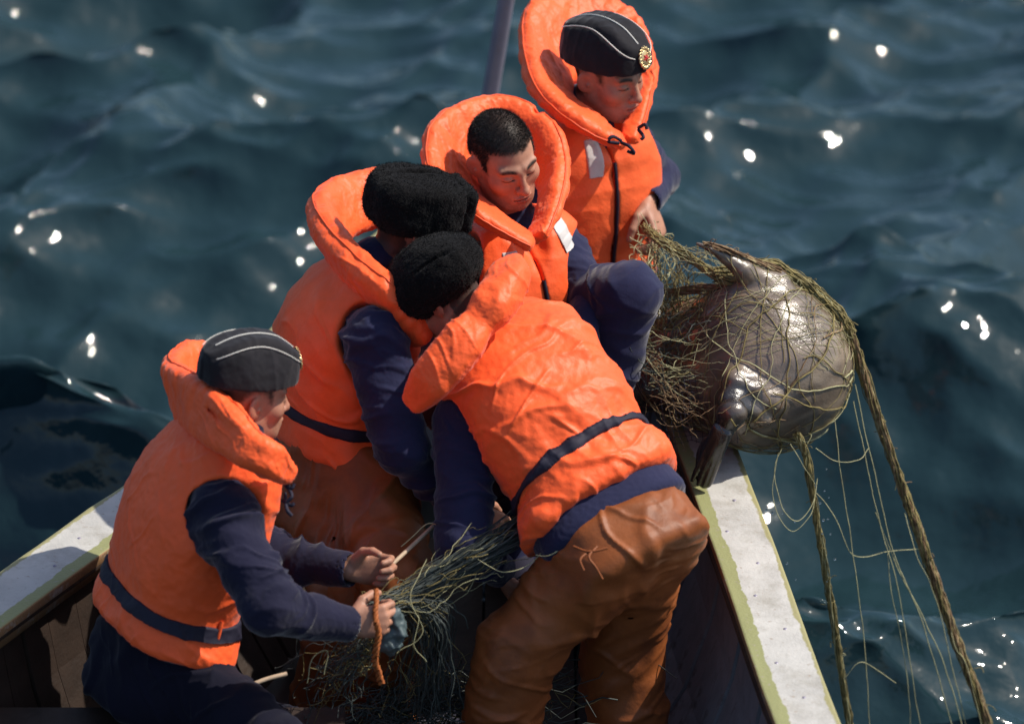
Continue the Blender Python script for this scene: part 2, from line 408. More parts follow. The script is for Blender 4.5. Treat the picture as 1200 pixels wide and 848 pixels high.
# ------------------------------------------------------------------ boat
FLOOR = -.66
boat = empty('boat', (.0, -.4, FLOOR), 'small open boat with worn pale gunwales and dark interior', 'boat')
def plank_bar(name, path, wi, wo, h, m, parent, seg=60):
    """rail along path (centre line of top face, z = top), wi/wo = half widths, h = height"""
    S = spline(path, seg); T = np.gradient(S, axis=0); T[:, 2] = 0; T /= np.linalg.norm(T, axis=1)[:, None]
    R = np.stack([T[:, 1], -T[:, 0], 0 * T[:, 0]], 1)       # to the right of travel
    # section: (offset, dz, tint inner band, outer band, arris)
    e = .006; cols, V_ = [], []
    us = np.array([-1, -.985, -.9, -.8, -.7, -.6, -.4, 0, .4, .6, .7, .8, .9, .985, 1])
    prof = [(-1, -h, 0, 0, 1.)] + [(-1, -e, 0, 0, 1.)] + [(u, 0 if abs(u) < .99 else -e * .6, float(np.clip((-u - .1) / .9, 0, 1)), float(np.clip((u - .1) / .9, 0, 1)), 1. if u < -.97 else 0) for u in us] + [(1, -e, 0, 0, .8), (1, -h, 0, 0, .8)]
    n = len(prof)
    for i in range(seg):
        for (u, dz, a, b, c) in prof:
            w_ = wi if u < 0 else wo
            V_.append(S[i] + R[i] * u * w_ + A3(0, 0, dz) + A3(0, 0, .0025 * perlin(A3(S[i][0] * 7, S[i][1] * 7, u * 2)[None])[0]))
            cols.append((a, b, c))
    F = [(i * n + j, i * n + (j + 1) % n, (i + 1) * n + (j + 1) % n, (i + 1) * n + j) for i in range(seg - 1) for j in range(n)]
    o = meshobj(name, np.array(V_), np.array(F), m, parent, smooth=False, col=np.array(cols))
    return o
def G(px, py, z):                          # the point of the level z under photo pixel (px,py)
    k = 1 / PPM; d = P(px, py, 0) - (TGT - VW * DIST); o = TGT - VW * DIST
    return o + d * ((z - o[2]) / d[2])
GR = [A3(.90, -2.6, 0), G(990, 960, 0), G(927, 795, 0), G(880, 661, 0), G(843, 563, 0), G(815, 490, 0), A3(.40, .75, .02), A3(.22, 1.25, .06), A3(-.03, 1.75, .12)]
GL = [A3(-2.5, -2.6, 0), G(-150, 800, 0), G(-60, 745, 0), G(17, 690, 0), G(128, 610, 0), G(215, 545, 0), A3(-.62, .75, .02), A3(-.36, 1.25, .06), A3(-.03, 1.75, .12)]
plank_bar('gunwale', GR, .080, .080, .055, M['gunwale'], boat)
plank_bar('gunwale', [p for p in GL[::-1]], .085, .085, .055, M['gunwale'], boat)
def hull():
    n = 60; R_ = spline(GR, n); L_ = spline(GL, n)
    prof_in = [(-.055, .0), (-.25, .035), (-.45, .10), (-.62, .2)]
    yy = np.linspace(-2.7, 1.75, 200)
    xr = np.interp(yy, R_[:, 1], R_[:, 0]); xl = np.interp(yy, L_[:, 1], L_[:, 0])
    lim = lambda y: .55 * float(np.interp(y, yy, np.maximum(xr - xl, .02) / 2))       # how far the side may lean in at y
    def skin(name, S, side, off, m, deep):
        V_, F = [], []
        T = np.gradient(S, axis=0); T[:, 2] = 0; T /= np.linalg.norm(T, axis=1)[:, None]; N_ = np.stack([T[:, 1], -T[:, 0], 0 * T[:, 0]], 1) * side
        pr = prof_in + ([(-.9, .34), (-1.2, .50)] if deep else [])
        for i in range(n):
            for dz, k in pr: V_.append(S[i] - N_[i] * (min(k, lim(S[i][1])) - off) + A3(0, 0, dz))
        k = len(pr)
        for i in range(n - 1):
            for j in range(k - 1): F.append((i * k + j, i * k + j + 1, (i + 1) * k + j + 1, (i + 1) * k + j))
        return meshobj(name, np.array(V_), np.array(F), m, boat)
    skin('hull', R_, 1, .035, M['hullout'], True); skin('hull', L_, -1, .035, M['hullout'], True)
    # inner lining: boards side by side, recessed joints
    for S, side in ((R_, 1), (L_, -1)):
        L = np.concatenate([[0], np.cumsum(np.linalg.norm(np.diff(S, axis=0), axis=1))]); at = lambda d: np.array([np.interp(d, L, S[:, j]) for j in range(3)])
        d = .05; k = 0
        while d < L[-1] - .3:
            wd = .105 + .02 * ((k * 7) % 3 - 1); a, b = at(d), at(d + wd - .006); t = nrm(A3(*(b - a)[:2], 0)); nn = A3(t[1], -t[0], 0) * side
            th = .018 + .004 * ((k * 5) % 3); q = []
            for e in (a, b):
                for dz, kk in prof_in: q.append(e - nn * (min(kk, lim(e[1])) + .012) + A3(0, 0, dz - .003))
                for dz, kk in prof_in: q.append(e - nn * (min(kk, lim(e[1])) + .012 + th) + A3(0, 0, dz - .003))
            F = []
            for j in range(3): F += [(4 + j, 5 + j, 13 + j, 12 + j), (j, j + 8, j + 9, j + 1), (j, j + 1, j + 5, j + 4), (8 + j, 12 + j, 13 + j, 9 + j)]
            F += [(0, 4, 12, 8), (3, 11, 15, 7)]
            polyobj('board', q, F, M['hullin'] if side > 0 else M['dark_wood_and_shade'], boat); d += wd; k += 1  # left boards darker than right: hull shade put into their colour
    # floor boards
    v = [];
    for k in range(20):
        x0 = -1.7 + k * .125; x1 = x0 + .118; xm = (x0 + x1) / 2
        ok = [y for y in np.linspace(-2.5, 1.6, 120) if np.interp(y, yy, xl) + min(.2, lim(y)) + .09 < xm < np.interp(y, yy, xr) - min(.2, lim(y)) - .09]
        if len(ok) < 3: continue
        y1 = ok[-1]
        v = [(x, y, z) for x in (x0, x1) for y in (ok[0], y1) for z in (FLOOR - .03, FLOOR + .002 * (k % 3))]
        polyobj('floor_board', v, [(0, 1, 3, 2), (4, 6, 7, 5), (0, 4, 5, 1), (2, 3, 7, 6), (1, 5, 7, 3), (0, 2, 6, 4)], M['dark_wood_and_shade'], boat)
    # thwart the near man sits on, and a bow thwart
    def thwart(y0, y1, x0, x1, z):
        v = [(x, y, q) for x in (x0, x1) for y in (y0, y1) for q in (z - .04, z)]
        polyobj('thwart', v, [(0, 1, 3, 2), (4, 6, 7, 5), (0, 4, 5, 1), (2, 3, 7, 6), (1, 5, 7, 3), (0, 2, 6, 4)], M['dark_wood_and_shade'], boat)
    thwart(-1.12, -.80, -1.36, -.42, -.22); thwart(.48, .80, -.50, .24, -.18)
    # dark rubbing strip below each inner gunwale edge
    for S, side in ((R_, 1), (L_, -1)):
        T = np.gradient(S, axis=0); T[:, 2] = 0; T /= np.linalg.norm(T, axis=1)[:, None]; N_ = np.stack([T[:, 1], -T[:, 0], 0 * T[:, 0]], 1) * side
        tubes('stringer', [(S - N_ * .072 + A3(0, 0, -.03), .016)], M['dark_wood_and_shade'], boat, 6)
    c = .5 * (GR[-1] + GL[-1]); v = [(c[0] + a, c[1] + b, c[2] + z) for z in (-.07, .012) for a, b in ((-.15, -.16), (.15, -.16), (.03, .11), (-.03, .11))]
    polyobj('breasthook', v, [(3, 2, 1, 0), (4, 5, 6, 7), (0, 1, 5, 4), (1, 2, 6, 5), (2, 3, 7, 6), (3, 0, 4, 7)], M['hullin'], boat)
    for S, side in ((spline(GR, 60), 1), (spline(GL, 60), -1)):
        L = np.concatenate([[0], np.cumsum(np.linalg.norm(np.diff(S, axis=0), axis=1))])
        for k, d in enumerate(np.arange(.3, L[-1] - .3, .17)):
            c = np.array([np.interp(d, L, S[:, j]) for j in range(3)]) + A3(.022 * (1 if k % 2 else -1) + .008 * math.sin(k * 5.1), 0, .0022)
            v = [c + A3(0, 0, .0016)] + [c + A3(.0052 * math.cos(a), .0052 * math.sin(a), -.002) for a in np.linspace(0, 6.283, 10, endpoint=False)]
            polyobj('nail', v, [(0, 1 + i, 1 + (i + 1) % 10) for i in range(10)], M['steel'], boat, True)
    # steel pole rising from the bow
    a = P(568, 150, 1.75); b = P(590, 18, 1.55); d_ = (b - a); pts = spline([a - d_ * 2.2, a, b, b + d_ * 1.5], 24)
    tubes('pole', [(pts, .025 * np.linspace(1.05, .95, 24))], M['steel'], boat, 14)
hull()
# ------------------------------------------------------------------ people
def basis(f, u):
    f = nrm(f); u = np.asarray(u, float); u = nrm(u - (u @ f) * f); return np.array([np.cross(f, u), f, u])   # rows: right, front, up
def hand(F, W, d, n, t, sc_=1., curl=(.5, .7, .5), spread=.06, thumb=.5, col=None):
    """W wrist, d towards fingers, n palm side, t thumb side"""
    d = nrm(d); n = nrm(n - (n @ d) * d); t = np.cross(n, d) * (1 if np.cross(n, d) @ t > 0 else -1)
    k = sc_; segs = []
    kn = [W + d * .088 * k + t * .030 * k, W + d * .092 * k + t * .010 * k, W + d * .088 * k - t * .010 * k, W + d * .080 * k - t * .029 * k]
    F.add(d_ell(W + d * .050 * k - n * .002 * k, A3(.050, .040, .0145) * k, np.array([d, t, n])), .014)
    for j, q in enumerate(kn): F.add(d_cone(W + d * .012 * k + t * (.016 - .011 * j) * k, q, .0135 * k, .0105 * k), .010)
    ln = (.073, .081, .075, .058)
    for j, q in enumerate(kn):
        dd = nrm(d + t * spread * (1.5 - j)); ang = 0; p = q; r = .0102 * k * (1 if j < 3 else .88)
        for fr, cu in zip((.44, .30, .26), curl):
            ang += cu * (1 + .10 * j); e = p + (dd * math.cos(ang) + n * math.sin(ang)) * ln[j] * k * fr
            F.add(d_cone(p, e, r, r * .92), .0035); p = e; r *= .92
    b = W + d * .022 * k + t * .024 * k + n * .004; e1 = b + (d * .55 + t * .70 + n * .42 * thumb * 2) / 1.1 * .042 * k
    e2 = e1 + nrm(d * .85 + t * .25 + n * .7 * thumb * 2) * .034 * k; e3 = e2 + nrm(d * .8 - t * .15 + n * .8 * thumb * 2) * .026 * k
    F.add(d_cone(b, e1, .017 * k, .0125 * k), .012); F.add(d_cone(e1, e2, .0118 * k, .0105 * k), .004); F.add(d_cone(e2, e3, .0105 * k, .0088 * k), .003)
def head(F, c, R, neck, k=1., face=True):
    q = lambda x, y, z: np.asarray(c) + (R[0] * x + R[1] * y + R[2] * z) * k
    E = lambda x, y, z, a, b, e, kk, op='u', RR=None: F.add(d_ell(q(x, y, z), A3(a, b, e) * k, R if RR is None else RR), kk, op)
    E(0, -.014, .028, .075, .094, .088, .02)
    E(0, .028, -.03, .063, .062, .085, .03)
    E(0, .042, -.086, .047, .045, .034, .03)
    F.add(d_cone(q(-.050, -.005, -.055), q(-.022, .062, -.100), .018 * k, .016 * k), .03); F.add(d_cone(q(.050, -.005, -.055), q(.022, .062, -.100), .018 * k, .016 * k), .03)
    F.add(d_sph(q(0, .076, -.104), .0165 * k), .018)
    F.add(d_cone(q(0, -.030, -.055), neck, .054 * k, .062), .03)
    for s in (-1, 1):
        F.add(d_sph(q(s * .045, .056, -.030), .023 * k), .022)
        if face:
            F.add(d_cone(q(s * .012, .086, .017), q(s * .046, .072, .020), .0095 * k, .009 * k), .014)
            E(s * .032, .098, -.003, .018, .015, .0085, .010, 's')
            E(s * .032, .0745, -.003, .0165, .0145, .0115, .004)
            F.add(d_cone(q(s * .018, .0875, -.0085), q(s * .046, .078, -.0085), .0018, .0014), .003, 's')
            F.add(d_cone(q(s * .020, .086, -.013), q(s * .044, .078, -.0125), .0032, .0028), .004)
            F.add(d_sph(q(s * .0125, .096, -.043), .0085 * k), .005)
            F.add(d_sph(q(s * .007, .1035, -.0525), .0038 * k), .003, 's')
        # ears
        Re = np.array([R[0] * .94 - s * R[1] * -.34, R[1] * .94 + s * R[0] * .34, R[2]]); Re = np.array([nrm(x) for x in Re])
        E(s * .077, -.014, -.010, .0085, .019, .032, .006, 'u', Re)
        E(s * .087, -.011, -.007, .0065, .0105, .019, .004, 's', Re)
        F.add(d_sph(q(s * .079, -.004, -.014), .0055 * k), .004)
    if face:
        F.add(d_cone(q(0, .090, .004), q(0, .107, -.036), .0070 * k, .0100 * k), .012); F.add(d_sph(q(0, .1085, -.0405), .0112 * k), .008)
        E(0, .080, -.072, .031, .018, .022, .014)
        E(0, .0945, -.0665, .024, .0085, .0056, .005); E(0, .0925, -.0775, .020, .0085, .0066, .005)
        F.add(d_cone(q(-.025, .0945, -.0720), q(.025, .0945, -.0720), .0022, .0022), .003, 's'); F.add(d_cone(q(-.012, .1015, -.0718), q(.012, .1015, -.0718), .0024, .0024), .003, 's')
        F.add(d_cone(q(0, .101, -.053), q(0, .1005, -.060), .0022, .0026), .004, 's')
def head_tint(v, c, R, k, hair, base):
    l = (v - c) @ R.T / k; x, y, z = np.abs(l[:, 0]), l[:, 1], l[:, 2]
    col = np.tile(A3(*base), (len(v), 1))
    n = fbm(v * 28, 2)[:, None]; col = col * (1 + .10 * n)
    def mixin(w, c2): nonlocal col; w = np.clip(w, 0, 1)[:, None]; col = col * (1 - w) + A3(*c2) * w
    S = lambda a, b, t: np.clip((t - a) / (b - a), 0, 1)
    near = (np.linalg.norm(l, axis=1) < .17)
    mixin(near * .35 * S(.05, .0, np.hypot(x - .045, z + .035)) * (y > .02), (base[0] * 1.1, base[1] * .72, base[2] * .68))
    mixin(near * .35 * S(.03, .0, np.hypot(x, z + .042)) * (y > .06), (base[0] * 1.05, base[1] * .7, base[2] * .65))
    mixin(near * .55 * S(.07, .076, x) * S(.03, .0, np.abs(y + .012)), (base[0] * 1.05, base[1] * .66, base[2] * .6))
    mixin(near * .8 * S(1.1, .8, (x / .025) ** 2 + ((z + .0722) / .0125) ** 2) * (y > .075), (base[0] * .78, base[1] * .45, base[2] * .45))
    mixin(near * .9 * (y > .085) * S(.0022, .0008, np.abs(z + .072)) * (x < .025), (.05, .02, .018))
    bz = .0185 + .004 * np.sin((x - .015) / .04 * 3.1)
    mixin(near * .95 * (y > .045) * S(.0065, .003, np.abs(z - bz)) * S(.012, .018, x) * S(.056, .048, x) * (1 + .25 * perlin(v * 300)), (.014, .010, .008))
    mixin(near * .95 * (y > .06) * S(.0030, .0012, np.abs(z + .0088 - .002 * S(.02, .045, x))) * S(.015, .019, x) * S(.051, .046, x), (.012, .008, .007))
    # clipped hair on the scalp
    line = hair(l) if hair is not None else None
    if line is not None: mixin(near * S(-.006, .008, line + .005 * perlin(v * 120)) * .93, (.016, .012, .010))
    mixin(near * .22 * (z < -.06) * (y > .03) * S(-.1, .6, perlin(v * 260)), (.05, .035, .03))
    return col
def hairline(l):                            # >0 under hair
    x, y, z = np.abs(l[..., 0]), l[..., 1], l[..., 2]
    front = z - (.062 + .3 * np.maximum(x - .045, 0) * -1)          # forehead line
    side = np.minimum(z - (-.002 - .5 * (y - .03)), .036 - y)       # temples and above the ear
    back = np.minimum(z + .062 + .45 * np.minimum(0, y + .03) * -1, -.028 - y)
    earz = np.hypot(y + .012, (z + .012) * .8) - .036
    return np.minimum(np.maximum(np.maximum(np.minimum(front, .2), side), back), np.where(x > .06, earz, 1))
def sleeve_folds(v, n, limbs, amp=.006, seed=0., ends=()):
    out = np.zeros(len(v)); wt = np.zeros(len(v)) + 1e-9
    for a, b in limbs:
        a, b = A3(*a), A3(*b); ab = b - a; t = np.clip((v - a) @ ab / (ab @ ab), 0, 1); d = np.linalg.norm(v - a - t[:, None] * ab, axis=1)
        dirv = nrm(ab + .5 * np.cross(ab, A3(.3, -.8, .4))); fo = folds(v, dirv, 15, 5, amp, seed) + crease(v, nrm(dirv + A3(.3, .2, -.3)), 17, 4, amp * .9, seed + 9, .11, .05) + crease(v, nrm(dirv - A3(.3, .1, .4)), 21, 5, amp * .6, seed + 19, .11, .05)
        w_ = np.exp(-d / .012); out += fo * w_; wt += w_
    out /= wt
    for c in ends: out *= np.clip((np.linalg.norm(v - c, axis=1) - .05) / .06, .12, 1)
    return out
def finish(F, lo, hi, h, name, m, parent, disp=None, rel=1, col=None):
    v, f = F.mesh(lo, hi, h); v = relax(v, f, rel); n = vnormals(v, f)
    if disp is not None: v = v + n * disp(v, n)[:, None]
    return meshobj(name, v, f, m, parent, True, None if col is None else col(v))
def bbox(pts, m): p = np.array(pts); return p.min(0) - m, p.max(0) + m
def fuzz(name, obj, m, parent, count, length, width, seed=1, down=None, mask=None, lay=.5):
    me = obj.data; nv = len(me.vertices); co = np.zeros(nv * 3, np.float32); me.vertices.foreach_get('co', co); co = co.reshape(-1, 3).astype(float)
    wl = A3(*obj.location); q = obj.parent
    while q is not None: wl = wl + A3(*q.location); q = q.parent
    co = co + wl
    no = np.zeros(nv * 3, np.float32); me.vertices.foreach_get('normal', no); no = no.reshape(-1, 3).astype(float)
    g = np.random.default_rng(seed); idx = np.arange(nv) if mask is None else np.nonzero(mask(co))[0]
    pick = g.choice(idx, count); p = co[pick] + g.normal(size=(count, 3)) * .0012; n = no[pick]
    lean = g.normal(size=(count, 3)) * lay
    if down is not None: lean = lean + down
    d = n + lean; d /= np.linalg.norm(d, axis=1)[:, None]; s = np.cross(d, g.normal(size=(count, 3))); s /= np.linalg.norm(s, axis=1)[:, None]
    L = length * g.uniform(.5, 1.2, (count, 1)); W = width
    v = np.stack([p - n * .001 - s * W, p - n * .001 + s * W, p + d * L], 1).reshape(-1, 3); f = np.arange(count * 3).reshape(-1, 3)
    o = meshobj(name, v, f, m, parent, False); o['kind'] = 'stuff'; return o

SKIN = (.35, .172, .112)
def pilotka(par, c, R, k=1., tip=.15, badge=True, cloth='capcloth'):
    """garrison cap: boat shape, side flaps with white piping, badge in front; local frame R (right, front, up)"""
    q = lambda x, y, z: np.asarray(c) + (R[0] * x + R[1] * y + R[2] * z) * k
    top = lambda y: .113 - 2.7 * (y + .005) ** 2 - .20 * np.maximum(y - .06, 0)
    def half(y, z):                         # half width
        t = np.clip(z / .12, 0, 1); w0 = .086 * np.sqrt(np.clip(1 - (np.abs(y + .006) / .128) ** 2.4, 0, 1)); return w0 * (1.02 - .62 * t ** 1.5) + .004
    def shape(grow, ztop, zbot):
        def f(p):
            l = ((p - c) @ R.T) / k; x, y, z = l[..., 0], l[..., 1], l[..., 2]
            d = (np.abs(x) - half(y, z) - grow) * .8
            d = smax(d, (z - ztop(y)) * .85, .012); d = smax(d, zbot(y) - z, .004); d = smax(d, np.abs(y + .006) - .128 - grow, .006); return d * k
        return f
    F = Field(); F.add(shape(0, top, lambda y: .0 + 0 * y), .002)
    fl = lambda y: .100 - 2.9 * (y + .012) ** 2 - .08 * np.maximum(y, 0)
    F.add(shape(.0055, fl, lambda y: -.004 + 0 * y), .0012)          # turned-up flap
    cr = lambda p: None
    pts = [q(a, b, e) for a in (-.11, .11) for b in (-.16, .16) for e in (-.03, .16)]
    lo, hi = bbox(pts, .01)
    o = finish(F, lo, hi, .0028, 'cap', M[cloth], par, lambda v, n: .0012 * fbm(v * 45, 2) + folds(v, R[1], 30, 8, .0022, 3.))
    ys = np.linspace(-.118, .118, 40)
    for s in (-1, 1):
        z = fl(ys); x = half(ys, z) + .0058; tubes('piping', [(np.array([q(s * a, b, e + .0005) for a, b, e in zip(x, ys, z)]), .0014 * k)], M['white'], o, 6)
    z = top(ys); tubes('piping', [(np.array([q(.004, b, e + .0018) for b, e in zip(ys[2:-2], z[2:-2])]), .0016 * k)], M['white'], o, 6)
    if badge:
        b0 = q(0, .126, .038); d = nrm(R[1] * .97 + R[2] * .25); X, Y = R[0], np.cross(R[0], d) * -1
        B = Field()
        for i in range(16):
            a = i / 16 * 2 * math.pi; B.add(d_cone(b0 + (X * math.cos(a) * .018 + Y * math.sin(a) * .025) * k, b0 + (X * math.cos(a + .25) * .0225 + Y * math.sin(a + .25) * .031) * k + d * .001, .0034 * k, .0020 * k), .001)
        B.add(d_ell(b0, A3(.015, .021, .004) * k, np.array([X, Y, d])), .001)
        lo, hi = bbox([b0], .05); bo = finish(B, lo, hi, .0014, 'badge', M['gold'], o, None, 0)
        vs = [b0 + d * .0075 * k] + [b0 + d * .0045 * k + (X * math.sin(i * math.pi / 5) + Y * math.cos(i * math.pi / 5)) * (.013 if i % 2 == 0 else .0055) * k for i in range(10)]
        polyobj('star', vs, [(0, 1 + (i + 1) % 10, 1 + i) for i in range(10)], M['red'], bo)
    return o
def ushanka(par, c, R, k=1., box=1., seed=1):
    """fleece hat with the flaps tied up over the crown"""
    q = lambda x, y, z: np.asarray(c) + (R[0] * x + R[1] * y + R[2] * z) * k
    def shell(p):
        l = ((p - c) @ R.T) / k; x, y, z = l[..., 0], l[..., 1], l[..., 2]; pw = 2.25 + 1.1 * box
        r = (np.abs(x / .104) ** pw + np.abs((y + .004) / .128) ** pw + np.abs((z - .050) / (.072 + .006 * box)) ** pw) ** (1 / pw)
        return (r - 1) * .072 * k
    F = Field(); F.add(shell, .01)
    F.add(d_ell(q(0, 0, .085), A3(.080, .100, .052) * k, R), .012)
    if box > .5:
        for s in (-1, 1): F.add(d_ell(q(s * .062, -.01, .098), A3(.042, .088, .026) * k, R), .010)
        F.add(d_cone(q(0, -.10, .132), q(0, .11, .132), .007 * k, .007 * k), .012, 's')
        F.add(d_box(q(0, .120, .052), A3(.074, .017, .060) * k, R, .016), .006)      # front flap
        F.add(d_cone(q(.08, .101, -.01), q(.074, .103, .115), .0045, .0045), .006, 's'); F.add(d_cone(q(-.08, .101, -.01), q(-.074, .103, .115), .0045, .0045), .006, 's')
    else:
        F.add(d_cone(q(-.105, -.03, .085), q(-.03, -.135, .075), .0035, .0035), .010, 's'); F.add(d_cone(q(-.085, .05, .128), q(.06, -.09, .128), .004, .004), .012, 's')
    pts = [q(a, b, e) for a in (-.13, .13) for b in (-.16, .16) for e in (-.05, .17)]; lo, hi = bbox(pts, .01)
    o = finish(F, lo, hi, .003, 'fleece_hat', M['fleece'], par, lambda v, n: .004 * fbm(v * 22 + seed, 2) + .0016 * perlin(v * 160) + .0014 * perlin(v * 300))
    fuzz('pile', o, M['fleece'], o, 16000, .0062, .0007, seed, lay=.7)
    return o
def vest_parts(par, F, L, lo, hi, m, belt=None, patches=(), disp=None, h=.0045, beltw=.019):
    dd = disp
    o = finish(F, lo, hi, h, 'life_vest', m, par, disp)
    vf = (lambda p: F(p))
    for b in ([] if belt is None else [belt]):
        t0, tx, ty = b; BF = Field()
        BF.add(lambda p: F(p) - .006, .001)
        def slab(p):
            x, y, t = L.local(p); return np.abs((t - t0 - tx * x - ty * y) * L.L) - beltw
        BF.isect(slab, .003)
        def inner(p): return -(F(p) + .006)
        BF.isect(inner, .002)
        finish(BF, lo, hi, .0035, 'belt', M['webbing'], o, dd)
    for (x, y, t, hx, hz, rot) in patches:
        c = L.pt(x, y, t); cr, sr = math.cos(rot), math.sin(rot); R = np.array([L.r * cr + L.s * sr, L.f, -L.r * sr + L.s * cr])
        PF = Field(); PF.add(lambda p: F(p) - .0035, .001); PF.isect(lambda p: -(F(p) + .004), .001); PF.isect(d_box(c, A3(hx, .06, hz), R, .003), .001)
        a, b2 = bbox([c], .19); finish(PF, a, b2, .0028, 'reflective_patch', M['reflect'], o, dd, 0)
    return o
RIMS = []
def bowl(rim, base, th, k=1.06):
    rim, base = np.array(P2(rim)), np.array(P2(base)); c = (rim + base) / 2; T = np.gradient(c, axis=0); W = rim - base
    N = np.cross(T, W); N /= np.linalg.norm(N, axis=1)[:, None]; A = np.linalg.norm(W, axis=1) / 2 * k
    RIMS.append(c + W * .5 * k + .0 * N)
    return [(list(c), list(A), list(np.broadcast_to(th, len(c))), list(N))]
def collar(par, o, bands, m, h=.004, seed=0., amp=.0042, creases=()):
    """bands: lists of (points, A, B, normals)"""
    F = Field(); allp = []
    for pts, A, B, N in bands: F.add(d_band(pts, A, B, N, 30, 3.4), .012); allp += list(pts)
    for a, b, r in creases: F.add(d_cone(a, b, r, r), .014, 's')
    lo, hi = bbox(allp, .13)
    cd = lambda v, n: amp * fbm(v * 16 + seed, 2) + folds(v, A3(.7, .3, -.5), 34, 9, amp * .5, seed) + crease(v, A3(.8, .2, .5), 26, 4, amp * .8, seed + 5, .1, .1) + .0012 * perlin(v * 130)
    co = finish(F, lo, hi, h, 'collar', m, o, cd)
    while RIMS:
        S = spline(RIMS.pop(), 90); cen = S.mean(0); S = S + cd(S, S)[:, None] * nrm(np.array(bands[0][0]).mean(0) - cen) * -1
        for _ in range(4):                  # settle the seam on the surface
            d = F(S); e = 1e-3; gr = np.stack([F(S + e * np.eye(3)[q]) - d for q in range(3)], 1) / e
            S = S - gr * (d / np.maximum((gr ** 2).sum(1), .2))[:, None]
        gr /= np.maximum(np.linalg.norm(gr, axis=1), 1e-6)[:, None]; S = S + gr * (cd(S, S) + .0005)[:, None]
        tubes('seam', [(S, .0032 + .0006 * perlin(S * 90))], M['seam'], co, 6)
    return co
def body(par, J, R, hc, hs, hands, h, face=True, hair=hairline):
    F = Field(); head(F, hc, R, J['neck'], hs, face)
    T, B = J['neck'], J['hem']; mid = T + (B - T) * .35; rv = nrm(J['Rs'] - J['Ls'])
    F.add(d_cone(T - (T - B) * .05, mid, .055, .11), .05); F.add(d_cone(mid, B, .11, .11), .04)
    F.add(d_cone(mid + rv * .05 - (B - T) * .1, J['Rs'], .06, .045), .04); F.add(d_cone(mid - rv * .05 - (B - T) * .1, J['Ls'], .06, .045), .04)
    pts = [hc + A3(.15, .15, .15), hc - A3(.15, .15, .15), B, J['Rs'], J['Ls']]
    for s in 'RL':
        F.add(d_cone(J[s + 's'], J[s + 'e'], .044, .036), .02); F.add(d_cone(J[s + 'e'], J[s + 'w'], .036, .026), .02)
        d, n, t, sc_, curl, th = hands[s]; hand(F, J[s + 'w'], d, n, t, sc_, curl, thumb=th)
        pts += [J[s + 'e'], J[s + 'w'] + nrm(d) * .18, J[s + 'w']]
        F.add(d_cone(B, J[s + 'h'], .10, .07), .04); F.add(d_cone(J[s + 'h'], J[s + 'k'], .07, .048), .02); F.add(d_cone(J[s + 'k'], J[s + 'a'], .046, .034), .02)
        ft = nrm(J.get(s + 'f', A3(0, 1, 0))); F.add(d_cone(J[s + 'a'], J[s + 'a'] + ft * .15 + A3(0, 0, -.04), .036, .026), .02)
        pts += [J[s + 'k'], J[s + 'a'] + ft * .17, J[s + 'h']]
    lo, hi = bbox(pts, .12)
    return finish(F, lo, hi, h, 'body', M['skin'], par, None, 1, lambda v: head_tint(v, hc, R, hs, hair, SKIN))
def jacket(par, J, L, m, grow=-.016, amp=.006, cuff=.034, ext=None, seed=1., waist=0., hi_t=.95, aw=1.):
    F = Field(); JL = Loft(L.B, L.T, L.f, np.stack([L.tt, L.a, L.b, L.oy], 1), 2.4, L.bend, -.06 - waist, hi_t, .03)
    F.add(lambda p: JL(p, np.where(JL.local(p)[2] > .06, -.034, grow)), .01); pts = [L.B - L.s * waist * L.L, L.T]; limbs = []
    for s in 'RL':
        a, e, w_ = J[s + 's'], J[s + 'e'], J[s + 'w']; wc = w_ - nrm(w_ - e) * .005
        F.add(d_cone(a, e, .082 * aw, .067 * aw), .045); F.add(d_cone(e, wc, .066 * aw, cuff + .009), .018)
        F.add(d_cone(wc - nrm(w_ - e) * .045, wc, cuff + .0125, cuff + .0115), .003)
        F.sub(d_cone(wc - nrm(w_ - e) * .004, wc + nrm(w_ - e) * .06, cuff + .004, cuff + .006), .003)
        limbs += [(a, e), (e, wc)]; pts += [a, e, wc]
    ck = L.T; F.add(d_cone(L.pt(0, 0, .93), J['neck'] + nrm(J['neck'] - L.B) * .035, .085, .066), .02)
    lo, hi = bbox(pts, .24)
    return finish(F, lo, hi, .0048, 'jacket', m, par, lambda v, n: sleeve_folds(v, n, limbs, amp, seed, (J['Rw'], J['Lw'])) + .0012 * perlin(v * 90))
